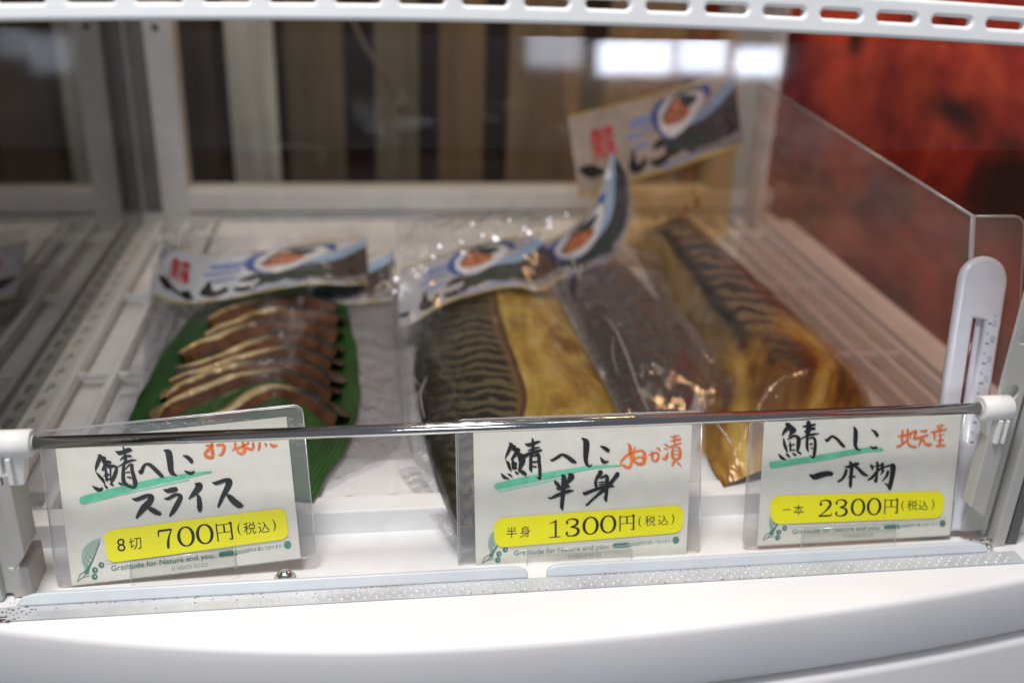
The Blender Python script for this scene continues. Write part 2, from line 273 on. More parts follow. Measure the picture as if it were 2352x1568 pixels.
def amber_mat():
    m, nt, out = nodes('amber_oil_skin')
    L = nt.links.new
    b = N(nt, 'ShaderNodeBsdfPrincipled', Roughness=0.2); L(b.outputs[0], out.inputs[0]); b.inputs['Coat Weight'].default_value = 1.0; b.inputs['Coat Roughness'].default_value = 0.04
    tc = N(nt, 'ShaderNodeTexCoord')
    nz = N(nt, 'ShaderNodeTexNoise', Scale=15.0, Detail=4.0, Distortion=0.5); L(tc.outputs['Object'], nz.inputs['Vector'])
    c = ramp(nt, [(0.30, (0.018, 0.008, 0.003)), (0.41, (0.14, 0.055, 0.005)), (0.50, (0.34, 0.18, 0.022)), (0.64, (0.52, 0.36, 0.09))], nz.outputs['Fac'])
    L(c.outputs[0], b.inputs['Base Color'])
    n2 = N(nt, 'ShaderNodeTexNoise', Scale=22.0, Detail=3.0, Distortion=0.8); L(tc.outputs['Object'], n2.inputs['Vector'])
    bp = N(nt, 'ShaderNodeBump', Strength=0.7, Distance=0.005); L(n2.outputs['Fac'], bp.inputs['Height']); L(bp.outputs[0], b.inputs['Normal'])
    tcw = N(nt, 'ShaderNodeTexCoord'); mw = N(nt, 'ShaderNodeMapping'); mw.inputs['Rotation'].default_value = (0, 0, 0.35); mw.inputs['Scale'].default_value = (1.9, 0.8, 1.0); nt.links.new(tcw.outputs['Object'], mw.inputs[0])
    nw = N(nt, 'ShaderNodeTexNoise', Scale=38.0, Detail=3.0, Roughness=0.55, Distortion=0.8); nt.links.new(mw.outputs[0], nw.inputs['Vector'])
    nw.noise_type = 'RIDGED_MULTIFRACTAL' if hasattr(nw, 'noise_type') else nw.noise_type
    bw = N(nt, 'ShaderNodeBump', Strength=1.0, Distance=0.0035); nt.links.new(nw.outputs['Fac'], bw.inputs['Height']); nt.links.new(bw.outputs[0], b.inputs['Coat Normal'])
    return m
M['amber'] = amber_mat()

def wood_mat(name, col):
    m, nt, out = nodes(name)
    b = N(nt, 'ShaderNodeBsdfPrincipled', Roughness=0.6); nt.links.new(b.outputs[0], out.inputs[0])
    tc = N(nt, 'ShaderNodeTexCoord'); mp = N(nt, 'ShaderNodeMapping'); mp.inputs['Scale'].default_value = (60, 60, 4); nt.links.new(tc.outputs['Object'], mp.inputs[0])
    nz = N(nt, 'ShaderNodeTexNoise', Scale=1.0, Detail=6.0); nt.links.new(mp.outputs[0], nz.inputs['Vector'])
    c = ramp(nt, [(0.3, tuple(x*0.65 for x in col)), (0.7, tuple(x*1.25 for x in col))], nz.outputs['Fac'])
    nt.links.new(c.outputs[0], b.inputs['Base Color']); return m

def poster_mat():
    m, nt, out = nodes('red_poster_print')
    L = nt.links.new
    b = N(nt, 'ShaderNodeBsdfPrincipled', Roughness=0.5); L(b.outputs[0], out.inputs[0])
    tc = N(nt, 'ShaderNodeTexCoord'); mp = N(nt, 'ShaderNodeMapping'); mp.inputs['Scale'].default_value = (1, 1, 1.6); L(tc.outputs['Object'], mp.inputs[0])
    nz = N(nt, 'ShaderNodeTexNoise', Scale=5.5, Detail=8.0, Roughness=0.68, Distortion=0.35); L(mp.outputs[0], nz.inputs['Vector'])
    c = ramp(nt, [(0.32, (0.02, 0.006, 0.006)), (0.42, (0.12, 0.012, 0.010)), (0.51, (0.30, 0.024, 0.016)), (0.60, (0.46, 0.065, 0.026)), (0.72, (0.72, 0.05, 0.03))], nz.outputs['Fac'])
    last = c
    for (cy, cz, ry, rz) in ((0.315, 0.088, 0.050, 0.045), (0.42, 0.128, 0.060, 0.018), (0.24, -0.06, 0.03, 0.05), (0.62, 0.155, 0.03, 0.03)):   # printed black shapes
        mp2 = N(nt, 'ShaderNodeMapping'); mp2.inputs['Location'].default_value = (0, -cy/ry, -cz/rz); mp2.inputs['Scale'].default_value = (0, 1/ry, 1/rz); L(tc.outputs['Object'], mp2.inputs[0])
        ln = N(nt, 'ShaderNodeVectorMath', _operation='LENGTH'); L(mp2.outputs[0], ln.inputs[0])
        ad = N(nt, 'ShaderNodeMath', _operation='MULTIPLY_ADD'); ad.inputs[1].default_value = 2.2; L(nz.outputs['Fac'], ad.inputs[0]); L(ln.outputs['Value'], ad.inputs[2])
        rp_ = ramp(nt, [(0.0, (0, 0, 0)), (0.62, (0.08, 0.08, 0.08)), (1.0, (1, 1, 1))], ad.outputs[0]); sc_ = N(nt, 'ShaderNodeMath', _operation='MULTIPLY'); sc_.inputs[1].default_value = 0.42; nt.links.remove(rp_.inputs[0].links[0]); L(ad.outputs[0], sc_.inputs[0]); L(sc_.outputs[0], rp_.inputs[0])
        mx = N(nt, 'ShaderNodeMixRGB'); L(rp_.outputs[0], mx.inputs[0]); mx.inputs[1].default_value = (0.016, 0.006, 0.006, 1); L(last.outputs[0], mx.inputs[2]); last = mx
    L(last.outputs[0], b.inputs['Base Color']); return m
M['poster'] = poster_mat()

# ------------------------------------------------------------------ object helpers
def link(name, me, m=None, parent=None):
    o = bpy.data.objects.new(name, me); COL.objects.link(o)
    if m: me.materials.append(m)
    if parent:
        o.parent = parent
        root = parent
        off = Vector()
        while root: off += root.location; root = root.parent
        o.location = -off if parent.type == 'EMPTY' and parent.parent is None else Vector()
        if parent.type != 'EMPTY': o.location = Vector()
    return o
def tag(o, label, cat, group=None, kind=None):
    if label: o['label'] = label
    if cat: o['category'] = cat
    if group: o['group'] = group
    if kind: o['kind'] = kind
    return o
def thing(name, loc, label, cat, group=None):
    o = bpy.data.objects.new(name, None); COL.objects.link(o); o.location = loc; o.empty_display_size = 0.02
    return tag(o, label, cat, group)
def mesh(name, verts, faces, m=None, parent=None, smooth=False, uvs=None):
    me = bpy.data.meshes.new(name)
    me.from_pydata([tuple(v) for v in verts], [], faces); me.update()
    if smooth:
        for p in me.polygons: p.use_smooth = True
    if uvs:
        ul = me.uv_layers.new(name='UVMap')
        for l in me.loops: ul.data[l.index].uv = uvs[l.vertex_index]
    return link(name, me, m, parent)
class MB:
    def __init__(s): s.v = []; s.f = []
    def add(s, verts, faces):
        b = len(s.v); s.v += [Vector(v) for v in verts]; s.f += [tuple(i+b for i in f) for f in faces]
    def box(s, a, b, c=None):
        (x0, y0, z0), (x1, y1, z1) = a, b
        s.add([(x0, y0, z0), (x1, y0, z0), (x1, y1, z0), (x0, y1, z0), (x0, y0, z1), (x1, y0, z1), (x1, y1, z1), (x0, y1, z1)],
              [(0, 3, 2, 1), (4, 5, 6, 7), (0, 1, 5, 4), (1, 2, 6, 5), (2, 3, 7, 6), (3, 0, 4, 7)])
    def tube(s, pts, rad, n=10, cap=True):
        pts = [Vector(p) for p in pts]; b = len(s.v); m = len(pts)
        up = None
        for i, p in enumerate(pts):
            t = (pts[min(i+1, m-1)] - pts[max(i-1, 0)]).normalized()
            if up is None: up = Vector((0, 0, 1)) if abs(t.z) < 0.9 else Vector((0, 1, 0))
            sx = t.cross(up).normalized(); up = sx.cross(t).normalized()
            r_ = rad[i] if isinstance(rad, (list, tuple)) else rad
            for k in range(n):
                a = 2*math.pi*k/n; s.v.append(p + sx*(r_*math.cos(a)) + up*(r_*math.sin(a)))
        for i in range(m-1):
            for k in range(n):
                k2 = (k+1) % n
                s.f.append((b+i*n+k, b+i*n+k2, b+(i+1)*n+k2, b+(i+1)*n+k))
        if cap:
            s.f.append(tuple(b+k for k in range(n))[::-1]); s.f.append(tuple(b+(m-1)*n+k for k in range(n)))
    def build(s, name, m=None, parent=None, smooth=False, bevel=0.0, seg=2):
        me = bpy.data.meshes.new(name); me.from_pydata([tuple(v) for v in s.v], [], s.f)
        bm = bmesh.new(); bm.from_mesh(me); bmesh.ops.recalc_face_normals(bm, faces=bm.faces)
        if bevel: bmesh.ops.bevel(bm, geom=list(bm.edges), offset=bevel, segments=seg, affect='EDGES', profile=0.6)
        bm.to_mesh(me); bm.free()
        if smooth:
            for p in me.polygons: p.use_smooth = True
        return link(name, me, m, parent)
def rrect(x0, y0, x1, y1, r, n=6):
    out = []
    for cx, cy, a0 in ((x1-r, y1-r, 0), (x0+r, y1-r, 90), (x0+r, y0+r, 180), (x1-r, y0+r, 270)):
        for k in range(n+1):
            a = R(a0 + 90*k/n); out.append((cx+r*math.cos(a), cy+r*math.sin(a)))
    return out
def plate_mesh(name, loops, thick, bevel=0.0, res=2):
    """filled 2D outline (first loop) with holes, thickness centred on z = 0"""
    cu = bpy.data.curves.new(name, 'CURVE'); cu.dimensions = '2D'; cu.fill_mode = 'BOTH'; cu.extrude = max(thick/2-bevel, 1e-6); cu.bevel_depth = bevel; cu.bevel_resolution = res; cu.offset = -bevel
    for li, lp in enumerate(loops):
        area2 = sum(a[0]*b[1]-b[0]*a[1] for a, b in zip(lp, lp[1:]+lp[:1]))
        if (area2 > 0) == (li > 0): lp = lp[::-1]
        s = cu.splines.new('POLY'); s.points.add(len(lp)-1); s.use_cyclic_u = True
        for p, q in zip(s.points, lp): p.co = (q[0], q[1], 0, 1)
    o = bpy.data.objects.new(name, cu); COL.objects.link(o)
    dg = bpy.context.evaluated_depsgraph_get(); dg.update()
    me = bpy.data.meshes.new_from_object(o.evaluated_get(dg)); me.name = name
    bpy.data.objects.remove(o); bpy.data.curves.remove(cu)
    return me
def plate(name, loops, thick, O, ex, ey, m, parent=None, bevel=0.0, res=2, smooth=False):
    me = plate_mesh(name, loops, thick, bevel, res)
    ex = Vector(ex); ey = Vector(ey); n = ex.cross(ey).normalized(); O = Vector(O)
    for v in me.vertices: c = v.co.copy(); v.co = O + ex*c.x + ey*c.y + n*c.z
    if smooth:
        for p in me.polygons: p.use_smooth = True
    me.materials.clear()
    return link(name, me, m, parent)
def text_mesh(body, size=1.0):
    cu = bpy.data.curves.new('lettering', 'FONT'); cu.body = body; cu.size = size; cu.align_x = 'CENTER'; cu.resolution_u = 4
    o = bpy.data.objects.new('lettering', cu); COL.objects.link(o)
    dg = bpy.context.evaluated_depsgraph_get(); dg.update()
    me = bpy.data.meshes.new_from_object(o.evaluated_get(dg))
    bpy.data.objects.remove(o); bpy.data.curves.remove(cu)
    vs = [v.co.copy() for v in me.vertices]; fs = [tuple(p.vertices) for p in me.polygons]
    bpy.data.meshes.remove(me)
    x0 = min(v.x for v in vs); x1 = max(v.x for v in vs); y0 = min(v.y for v in vs); y1 = max(v.y for v in vs)
    return [((v.x-x0)/(x1-x0), 1-(v.y-y0)/(y1-y0)) for v in vs], fs, (x1-x0)/(y1-y0)
def catmull(P, n=6):
    if len(P) < 3:
        return [tuple(a+(b-a)*k/n for a, b in zip(P[0], P[1])) for k in range(n+1)]
    out = []
    Q = [tuple(2*a-b for a, b in zip(P[0], P[1]))] + list(P) + [tuple(2*a-b for a, b in zip(P[-1], P[-2]))]
    for i in range(1, len(Q)-2):
        a, b, c, d = Q[i-1:i+3]
        for k in range(n):
            t = k/n
            out.append(tuple(0.5*((2*b[j]) + (c[j]-a[j])*t + (2*a[j]-5*b[j]+4*c[j]-d[j])*t*t + (3*b[j]-a[j]-3*c[j]+d[j])*t**3) for j in range(len(b))))
    out.append(tuple(P[-1])); return out
LIFT = [0.0]
def ribbon(mb, pts, f, n=6):
    """brush stroke: pts (x, y, width) in 2D; f(x, y, lift) -> 3D"""
    S = catmull(pts, n)
    x, y, w = S[0]; x2, y2, _ = S[1]; L_ = math.hypot(x2-x, y2-y) or 1
    S = [(x-(x2-x)/L_*w*0.3, y-(y2-y)/L_*w*0.3, w*0.45)] + S
    x, y, w = S[-1]; x2, y2, _ = S[-2]; L_ = math.hypot(x2-x, y2-y) or 1
    S = S + [(x-(x2-x)/L_*w*0.3, y-(y2-y)/L_*w*0.3, w*0.45)]
    LIFT[0] += 1; lift = (LIFT[0] % 12)*4e-6
    V = []; px_, py_ = None, None
    for i, (x, y, w) in enumerate(S):
        a = S[max(i-1, 0)]; b = S[min(i+1, len(S)-1)]
        tx, ty = b[0]-a[0], b[1]-a[1]; L_ = math.hypot(tx, ty) or 1
        nx, ny = -ty/L_, tx/L_; w = max(w, 0.0)/2
        V.append(f(x+nx*w, y+ny*w, lift)); V.append(f(x-nx*w, y-ny*w, lift))
    mb.add(V, [(2*i, 2*i+1, 2*i+3, 2*i+2) for i in range(len(S)-1)])

# ------------------------------------------------------------------ setting: dark shop behind the case
w = MB(); w.box((-1.2, 1.25, -0.6), (1.6, 1.3, 1.2)); tag(w.build('wall', M['wall']), 'dark brown shop wall seen dimly behind the slats', 'wall', kind='structure')
w = MB(); w.box((-0.75, -0.2, -0.6), (-0.70, 1.25, 1.2)); tag(w.build('wall', M['wall']), 'dark brown wall seen through the left side glass', 'wall', kind='structure')

# wooden slats behind the back glass
slats = [(412, 500, (0.055, 0.040, 0.030), 'dark brown board just right of the left back post'),
         (528, 636, (0.44, 0.45, 0.44), 'pale grey board, the brightest behind the back glass'),
         (660, 793, (0.10, 0.078, 0.052), 'dim taupe board right of the pale grey board'),
         (862, 962, (0.13, 0.112, 0.085), 'dull grey board second to the right of the pale one'),
         (1008, 1112, (0.155, 0.105, 0.060), 'tan board left of the leaning fish pack'),
         (1168, 1330, (0.165, 0.120, 0.080), 'wide buff board partly behind the leaning fish pack'),
         (1390, 1560, (0.20, 0.15, 0.10), 'buff board at the far right behind the back glass')]
for a, b, c, lab in slats:
    x0 = at(a, 250, 'Y', 0.70).x; x1 = at(b, 250, 'Y', 0.70).x
    s = MB(); s.box((x0, 0.70, -0.25), (x1, 0.722, 0.42))
    tag(s.build('wooden_slat', wood_mat('slat_wood', c), bevel=0.0015), lab, 'board', 'boards behind the back glass')
    s = MB()

# red poster to the right
pm = MB(); pm.box((0.58, -0.05, -0.45), (0.586, 1.15, 0.55))
tag(pm.build('poster', M['poster']), 'dark red and orange printed poster beyond the clear partition', 'poster')

# ------------------------------------------------------------------ the display case
case = thing('display_case', (0.15, 0.2, 0), 'white glass fronted display case holding the fish packs', 'display case')
# front panel: flat top that bows forward, rounded edge, vertical face
arc = []
for px, py in ((-160, 1432), (0, 1455), (200, 1477), (400, 1492), (650, 1502), (900, 1502), (1200, 1488), (1500, 1462), (1750, 1433), (2000, 1399), (2200, 1367), (2352, 1338), (2560, 1296)):
    p = at(px, py, 'Z', -0.003); arc.append((p.x, p.y))
arc = catmull(arc, 6)
rows = []
for x, y in arc:
    rows.append([(x, -0.0195, 0.0), (x, y+0.0035, -0.0006), (x, y+0.0015, -0.0011), (x, y+0.0004, -0.0022), (x, y, -0.0040), (x, y-0.0002, -0.009), (x, y-0.0005, -0.030), (x, y+0.0006, -0.0335), (x, y+0.004, -0.035)])
V = [v for r_ in rows for v in r_]; k = len(rows[0])
mesh('front_panel', V, [(i*k+j, i*k+j+1, (i+1)*k+j+1, (i+1)*k+j) for i in range(len(rows)-1) for j in range(k-1)], M['white'], case, True)
# lower unit below the seam
rows = []
for x, y in arc:
    rows.append([(x, y+0.02, -0.039), (x, y+0.002, -0.039), (x, y, -0.040), (x, y-0.0006, -0.043), (x, y-0.0006, -0.12)])
V = [v for r_ in rows for v in r_]; k = len(rows[0])
mesh('lower_panel', V, [(i*k+j, i*k+j+1, (i+1)*k+j+1, (i+1)*k+j) for i in range(len(rows)-1) for j in range(k-1)], M['white'], case, True)
s = MB(); s.box((-0.2, 0.012, -0.12), (0.55, 0.03, -0.01)); s.build('seam_backing', M['dark'], case)
# pan: front floor, step, back pan
s = MB()
s.box((-0.135, -0.0195, -0.010), (0.50, 0.036, -0.002))
s.box((-0.125, 0.036, -0.010), (0.47, 0.050, 0.0105))
s.box((-0.135, 0.050, -0.012), (0.50, 0.535, -0.004))
s.build('floor_pan', M['floor'], case, bevel=0.0008)
# back rail, seam and posts
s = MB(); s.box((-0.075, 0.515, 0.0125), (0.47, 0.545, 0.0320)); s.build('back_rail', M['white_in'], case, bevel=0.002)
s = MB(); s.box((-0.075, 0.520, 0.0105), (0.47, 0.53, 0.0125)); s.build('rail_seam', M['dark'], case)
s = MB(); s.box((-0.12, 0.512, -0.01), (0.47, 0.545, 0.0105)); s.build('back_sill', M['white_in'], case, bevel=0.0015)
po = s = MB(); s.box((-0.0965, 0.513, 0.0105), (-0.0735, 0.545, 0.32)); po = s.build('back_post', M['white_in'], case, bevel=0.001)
s = MB(); s.tube([at(358, 62, 'Y', 0.5128), at(358, 62, 'Y', 0.5135)], 0.0035, 16); s.build('bolt_hole', M['dark'], po)
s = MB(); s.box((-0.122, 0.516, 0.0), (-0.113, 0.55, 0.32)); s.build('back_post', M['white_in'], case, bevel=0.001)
s = MB(); s.box((-0.113, 0.525, 0.0), (-0.0965, 0.55, 0.32)); s.build('post_channel', mat('channel_grey', (0.20, 0.20, 0.19), 0.5), case)
s = MB(); s.box((0.408, 0.517, 0.0), (0.448, 0.55, 0.32)); s.build('back_post', M['plate'], case, bevel=0.001)
s = MB(); s.box((0.446, 0.49, 0.0), (0.452, 0.517, 0.32)); s.build('corner_trim', M['white_in'], case, bevel=0.001)
s = MB(); s.box((-0.073, 0.530, 0.032), (0.408, 0.533, 0.40)); s.build('back_glass', M['backglass'], case)
# left: side glass standing in a slotted track
s = MB(); s.box((-0.1165, 0.0, 0.004), (-0.1135, 0.513, 0.32)); s.build('side_glass', M['sideglass'], case)
slots = [rrect(0.004+i*0.0215, 0.004, 0.017+i*0.0215, 0.0085, 0.002, 3) for i in range(23)]
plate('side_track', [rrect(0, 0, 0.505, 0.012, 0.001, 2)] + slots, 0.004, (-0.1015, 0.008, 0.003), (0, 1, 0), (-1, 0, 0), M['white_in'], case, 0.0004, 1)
s = MB(); s.box((-0.1125, 0.008, -0.004), (-0.1025, 0.512, 0.0012)); s.build('track_base', mat('track_grey', (0.66, 0.67, 0.67), 0.5), case)  # pale grey base showing through the track slots
# front posts
lp = s = MB(); s.box((-0.140, -0.004, -0.002), (-0.0770, 0.030, 0.34)); lp = s.build('front_post', M['post'], case, bevel=0.002)
s = MB(); s.add([(-0.0695, -0.006, 0.0155), (-0.0640, -0.006, 0.0235), (-0.0640, -0.006, 0.0640), (-0.0695, -0.006, 0.0640), (-0.0695, 0.012, 0.0155), (-0.0640, 0.012, 0.0235), (-0.0640, 0.012, 0.0640), (-0.0695, 0.012, 0.0640)],
               [(0, 1, 2, 3), (7, 6, 5, 4), (0, 4, 5, 1), (1, 5, 6, 2), (2, 6, 7, 3), (3, 7, 4, 0)]); s.box((-0.0790, 0.000, 0.0), (-0.0690, 0.010, 0.064)); s.build('flange', M['plate'], lp, bevel=0.0008)
s = MB(); s.box((-0.0740, -0.001, -0.002), (-0.0655, 0.020, 0.0140)); s.build('foot_plate', M['plate'], lp, bevel=0.001)
rp = s = MB(); s.box((0.3900, 0.006, -0.002), (0.47, 0.020, 0.34)); rp = s.build('front_post', M['post'], case, bevel=0.002)
hz = [(0.0960, 0.0042), (0.1075, 0.0042), (0.1155, 0.0016), (0.1240, 0.0042), (0.1400, 0.0042), (0.1560, 0.0042), (0.172, 0.0042), (0.188, 0.0042), (0.204, 0.0042), (0.078, 0.0042)]
holes = [[(0.0062+r_*math.cos(2*math.pi*k/20), z+r_*math.sin(2*math.pi*k/20)) for k in range(20)] for z, r_ in hz[1:]]
plate('perforated_strip', [rrect(0, 0.0, 0.0135, 0.30, 0.001, 2)] + holes, 0.0016, (0.3765, 0.004, 0.004), (1, 0, 0), (0, 0.0, 1), M['plate'], rp, 0.0004, 1)
s = MB(); s.add([(0.3722, -0.004, 0.0235), (0.3815, -0.004, 0.0165), (0.3815, -0.004, 0.074), (0.3722, -0.004, 0.074), (0.3722, 0.004, 0.0235), (0.3815, 0.004, 0.0165), (0.3815, 0.004, 0.074), (0.3722, 0.004, 0.074)],
               [(0, 1, 2, 3), (7, 6, 5, 4), (0, 4, 5, 1), (1, 5, 6, 2), (2, 6, 7, 3), (3, 7, 4, 0)]); s.build('flange', M['plate'], rp, bevel=0.0008)
s = MB(); s.box((0.3990, -0.002, -0.002), (0.4045, 0.004, 0.34)); s.build('seal_strip', mat('seal_dark', (0.10, 0.10, 0.10), 0.6), rp, bevel=0.0006)
s = MB(); s.box((0.3915, -0.003, -0.002), (0.3975, 0.004, 0.34)); s.build('post_ridge', M['plate'], rp, bevel=0.0008)
# front rails with a gap between them
def rail(x0, x1, e0, e1):
    h = 0.0056
    lp_ = []
    for k in range(9):
        t = k/8; lp_.append((x1-e1*(1-math.sin(t*math.pi/2)), 0.0 if k == 0 else h*(1-math.cos(t*math.pi/2))**0.8))
    lp_ = [(x0, 0), (x1, 0), (x1, h*0.45), (x1-e1*0.15, h*0.72), (x1-e1*0.5, h*0.92), (x1-e1, h), (x0+e0, h), (x0+e0*0.5, h*0.92), (x0+e0*0.15, h*0.72), (x0, h*0.45)]
    plate('front_rail', [lp_], 0.0030, (0, -0.0092, 0.0), (1, 0, 0), (0, 0.42, 0.907), M['railgrey'], case, 0.0009, 2)
rail(-0.0690, 0.1538, 0.012, 0.007); rail(0.1628, 0.3835, 0.007, 0.010)
# clear bumpy strip
s = MB(); s.box((-0.080, -0.0192, -0.002), (0.398, -0.0100, 0.0006)); s.build('clear_strip', M['strip'], case, bevel=0.0005)
s = MB()
random.seed(4)
for row, y in enumerate((-0.0176, -0.0152, -0.0128)):
    for i in range(92):
        x = -0.070 + i*0.00515 + (row % 2)*0.0026
        if x > 0.392: continue
        if x < 0.02+0.03*row/2 and random.random() < 0.93: continue
        r_ = 0.0010 if row else 0.0011
        V = [(x, y, 0.0006+r_*0.75)]; Fc = []
        for ring in (1, 2):
            a = ring*math.pi/4
            for k in range(8):
                b = 2*math.pi*k/8; V.append((x+r_*math.sin(a)*math.cos(b), y+r_*math.sin(a)*math.sin(b), 0.0006+r_*0.75*math.cos(a)))
        for k in range(8):
            k2 = (k+1) % 8; Fc.append((0, 1+k, 1+k2)); Fc.append((1+k, 9+k, 9+k2, 1+k2))
        s.add(V, Fc)
s.build('dimple_pattern', M['bumpm'], case, True)
# dirt in the corners and along the seam
s = MB(); s2 = MB()
def fleck(mb, x, y, z, r_):
    n = random.randint(5, 7); a0 = random.random()*6
    V = [(x, y, z+r_*0.35)] + [(x+r_*random.uniform(0.5, 1.3)*math.cos(a0+6.283*k/n)*1.5, y+r_*random.uniform(0.5, 1.3)*math.sin(a0+6.283*k/n), z-0.0002) for k in range(n)]
    mb.add(V, [(0, 1+k, 1+(k+1) % n) for k in range(n)])
for i in range(60):
    fleck(s, random.gauss(-0.068, 0.004), random.gauss(-0.010, 0.005), 0.0008, random.uniform(0.0001, 0.0005))
for i in range(30):
    fleck(s, random.gauss(-0.0750, 0.0020), random.gauss(-0.0175, 0.0015), 0.0008, random.uniform(0.0002, 0.0009))
for i in range(26):
    fleck(s, random.gauss(0.386, 0.004), random.gauss(-0.004, 0.003), 0.0008, random.uniform(0.0002, 0.0009))
for i in range(40):
    fleck(s, random.uniform(-0.06, 0.385), random.uniform(-0.018, -0.005), 0.0008, random.uniform(0.0001, 0.0004))
for i in range(330):
    x = random.uniform(-0.055, 0.385)
    if noise.noise(Vector((x*18, 1.7, 0))) > -0.12: fleck(s2, x, -0.0104+random.gauss(0, 0.0005), 0.0008, random.uniform(0.0001, 0.00045))
    if x > 0.12 and x < 0.28 and random.random() < 0.5: fleck(s2, x, -0.0186+random.gauss(0, 0.0006), 0.0007, random.uniform(0.0002, 0.0005))
s.build('dirt', M['dirt'], case); s2.build('rust_stain', M['rust'], case)
# sloping front glass pane under the shelf edge
g0, g1 = Vector((0, -0.0260, 0.205)), Vector((0, -0.0030, 0.2412))
s = MB()
s.add([Vector((x, 0, 0))+g for x, g in ((-0.0760, g0), (0.386, g0), (0.386, g1), (-0.0760, g1))], [(0, 1, 2, 3)])
s.build('front_glass', M['pane'], case)

# ------------------------------------------------------------------ bolt, shelves, guard rail
BX, BY = at(655, 1328, 'Z', 0.001).xy
b = thing('round_bolt', (BX, BY, 0.0), 'small shiny dome headed bolt under the lower right corner of the slices card', 'bolt')
V = []; Fc = []
for ring in range(6):
    a = ring*math.pi/2/5
    for k in range(20):
        t = 2*math.pi*k/20; V.append((BX+0.0040*math.sin(a)*math.cos(t), BY+0.0040*math.sin(a)*math.sin(t), 0.0022+0.0036*math.cos(a)))
for ring in range(5):
    for k in range(20): Fc.append((ring*20+k, ring*20+(k+1) % 20, ring*20+20+(k+1) % 20, ring*20+20+k))
mesh('head', V, Fc, M['bolt'], b, True)
s = MB(); s.tube([(BX, BY, -0.002), (BX, BY, 0.0018)], 0.0050, 24); s.build('washer', M['bolt'], b, bevel=0.0003)

rack = thing('wire_shelf', (0.15, 0.2, 0.245), 'white plastic coated wire shelf across the top of the picture', 'shelf')
pitch = 0.02285; xs0 = at(131, 5, 'Y', 0.0).x
nb = range(-9, 24)
xa_, xb_ = xs0-9*pitch-0.01, xs0+23*pitch+0.01
sag = lambda x: -0.0030*min(2.4, ((x-0.13)/0.17)**2)
outer = [(x, sag(x)) for x in (xa_+(xb_-xa_)*k/120 for k in range(121))] + [(x, 0.0148+sag(x)) for x in (xb_-(xb_-xa_)*k/120 for k in range(121))]
sl = [rrect(xs0+i*pitch+0.0034, 0.0060, xs0+(i+1)*pitch-0.0034, 0.0090, 0.0014, 5) for i in nb if i < 22]
sl = [[(x, y+sag(x)) for x, y in lp_] for lp_ in sl]
o = plate('shelf_edge', [outer]+sl, 0.0048, (0, 0.0, 0.2453), (1, 0, 0), (0, 0.10, 0.995), M['wire'], rack, 0.0016, 4, True)
for i in nb:
    x = xs0+i*pitch; s = MB(); s.box((x-0.0075, 0.006, 0.2575), (x+0.0075, 0.51, 0.2605)); s.build('shading_slat', M['wire'], rack, bevel=0.0008)  # unseen shelf wires, widened into slats to dim the interior
for y in (0.2, 0.35, 0.5):
    s = MB(); s.tube([(-0.16, y, 0.2550), (0.46, y, 0.2550)], 0.0025, 8); s.build('cross_wire', M['wire'], rack, True)

grate = thing('wire_grate', (0.15, 0.3, 0), 'white slatted grate under the packs, bars running front to back', 'grate')
for x in (-0.0975, -0.0735, -0.0525, 0.413, 0.432, 0.449):
    s = MB(); s.box((x-0.0022, 0.054, 0.0005), (x+0.0022, 0.505, 0.0085)); s.build('bar', M['wire'], grate, bevel=0.0009)
for y in (0.075, 0.207, 0.339, 0.470):
    s = MB(); s.box((-0.0975, y-0.0022, 0.0015), (0.449, y+0.0022, 0.0060)); s.build('cross_bar', M['wire'], grate, bevel=0.0008)
V = []; Fc = []; nx = 400
for k in range(nx+1):
    x = -0.046+0.440*k/nx; z = 0.0074+0.0009*max(0.0, math.sin(2*math.pi*x/0.0222))**3
    V += [(x, 0.0535, z), (x, 0.506, z)]
mesh('tray_sheet', V, [(2*k, 2*k+2, 2*k+3, 2*k+1) for k in range(nx)], M['floor'], grate, True)
s = MB(); s.box((0.4545, 0.054, 0.0), (0.470, 0.512, 0.0105)); s.box((-0.1000, 0.054, 0.0), (-0.0990, 0.505, 0.007)); s.build('grate_rim', M['white_in'], grate, bevel=0.0008)

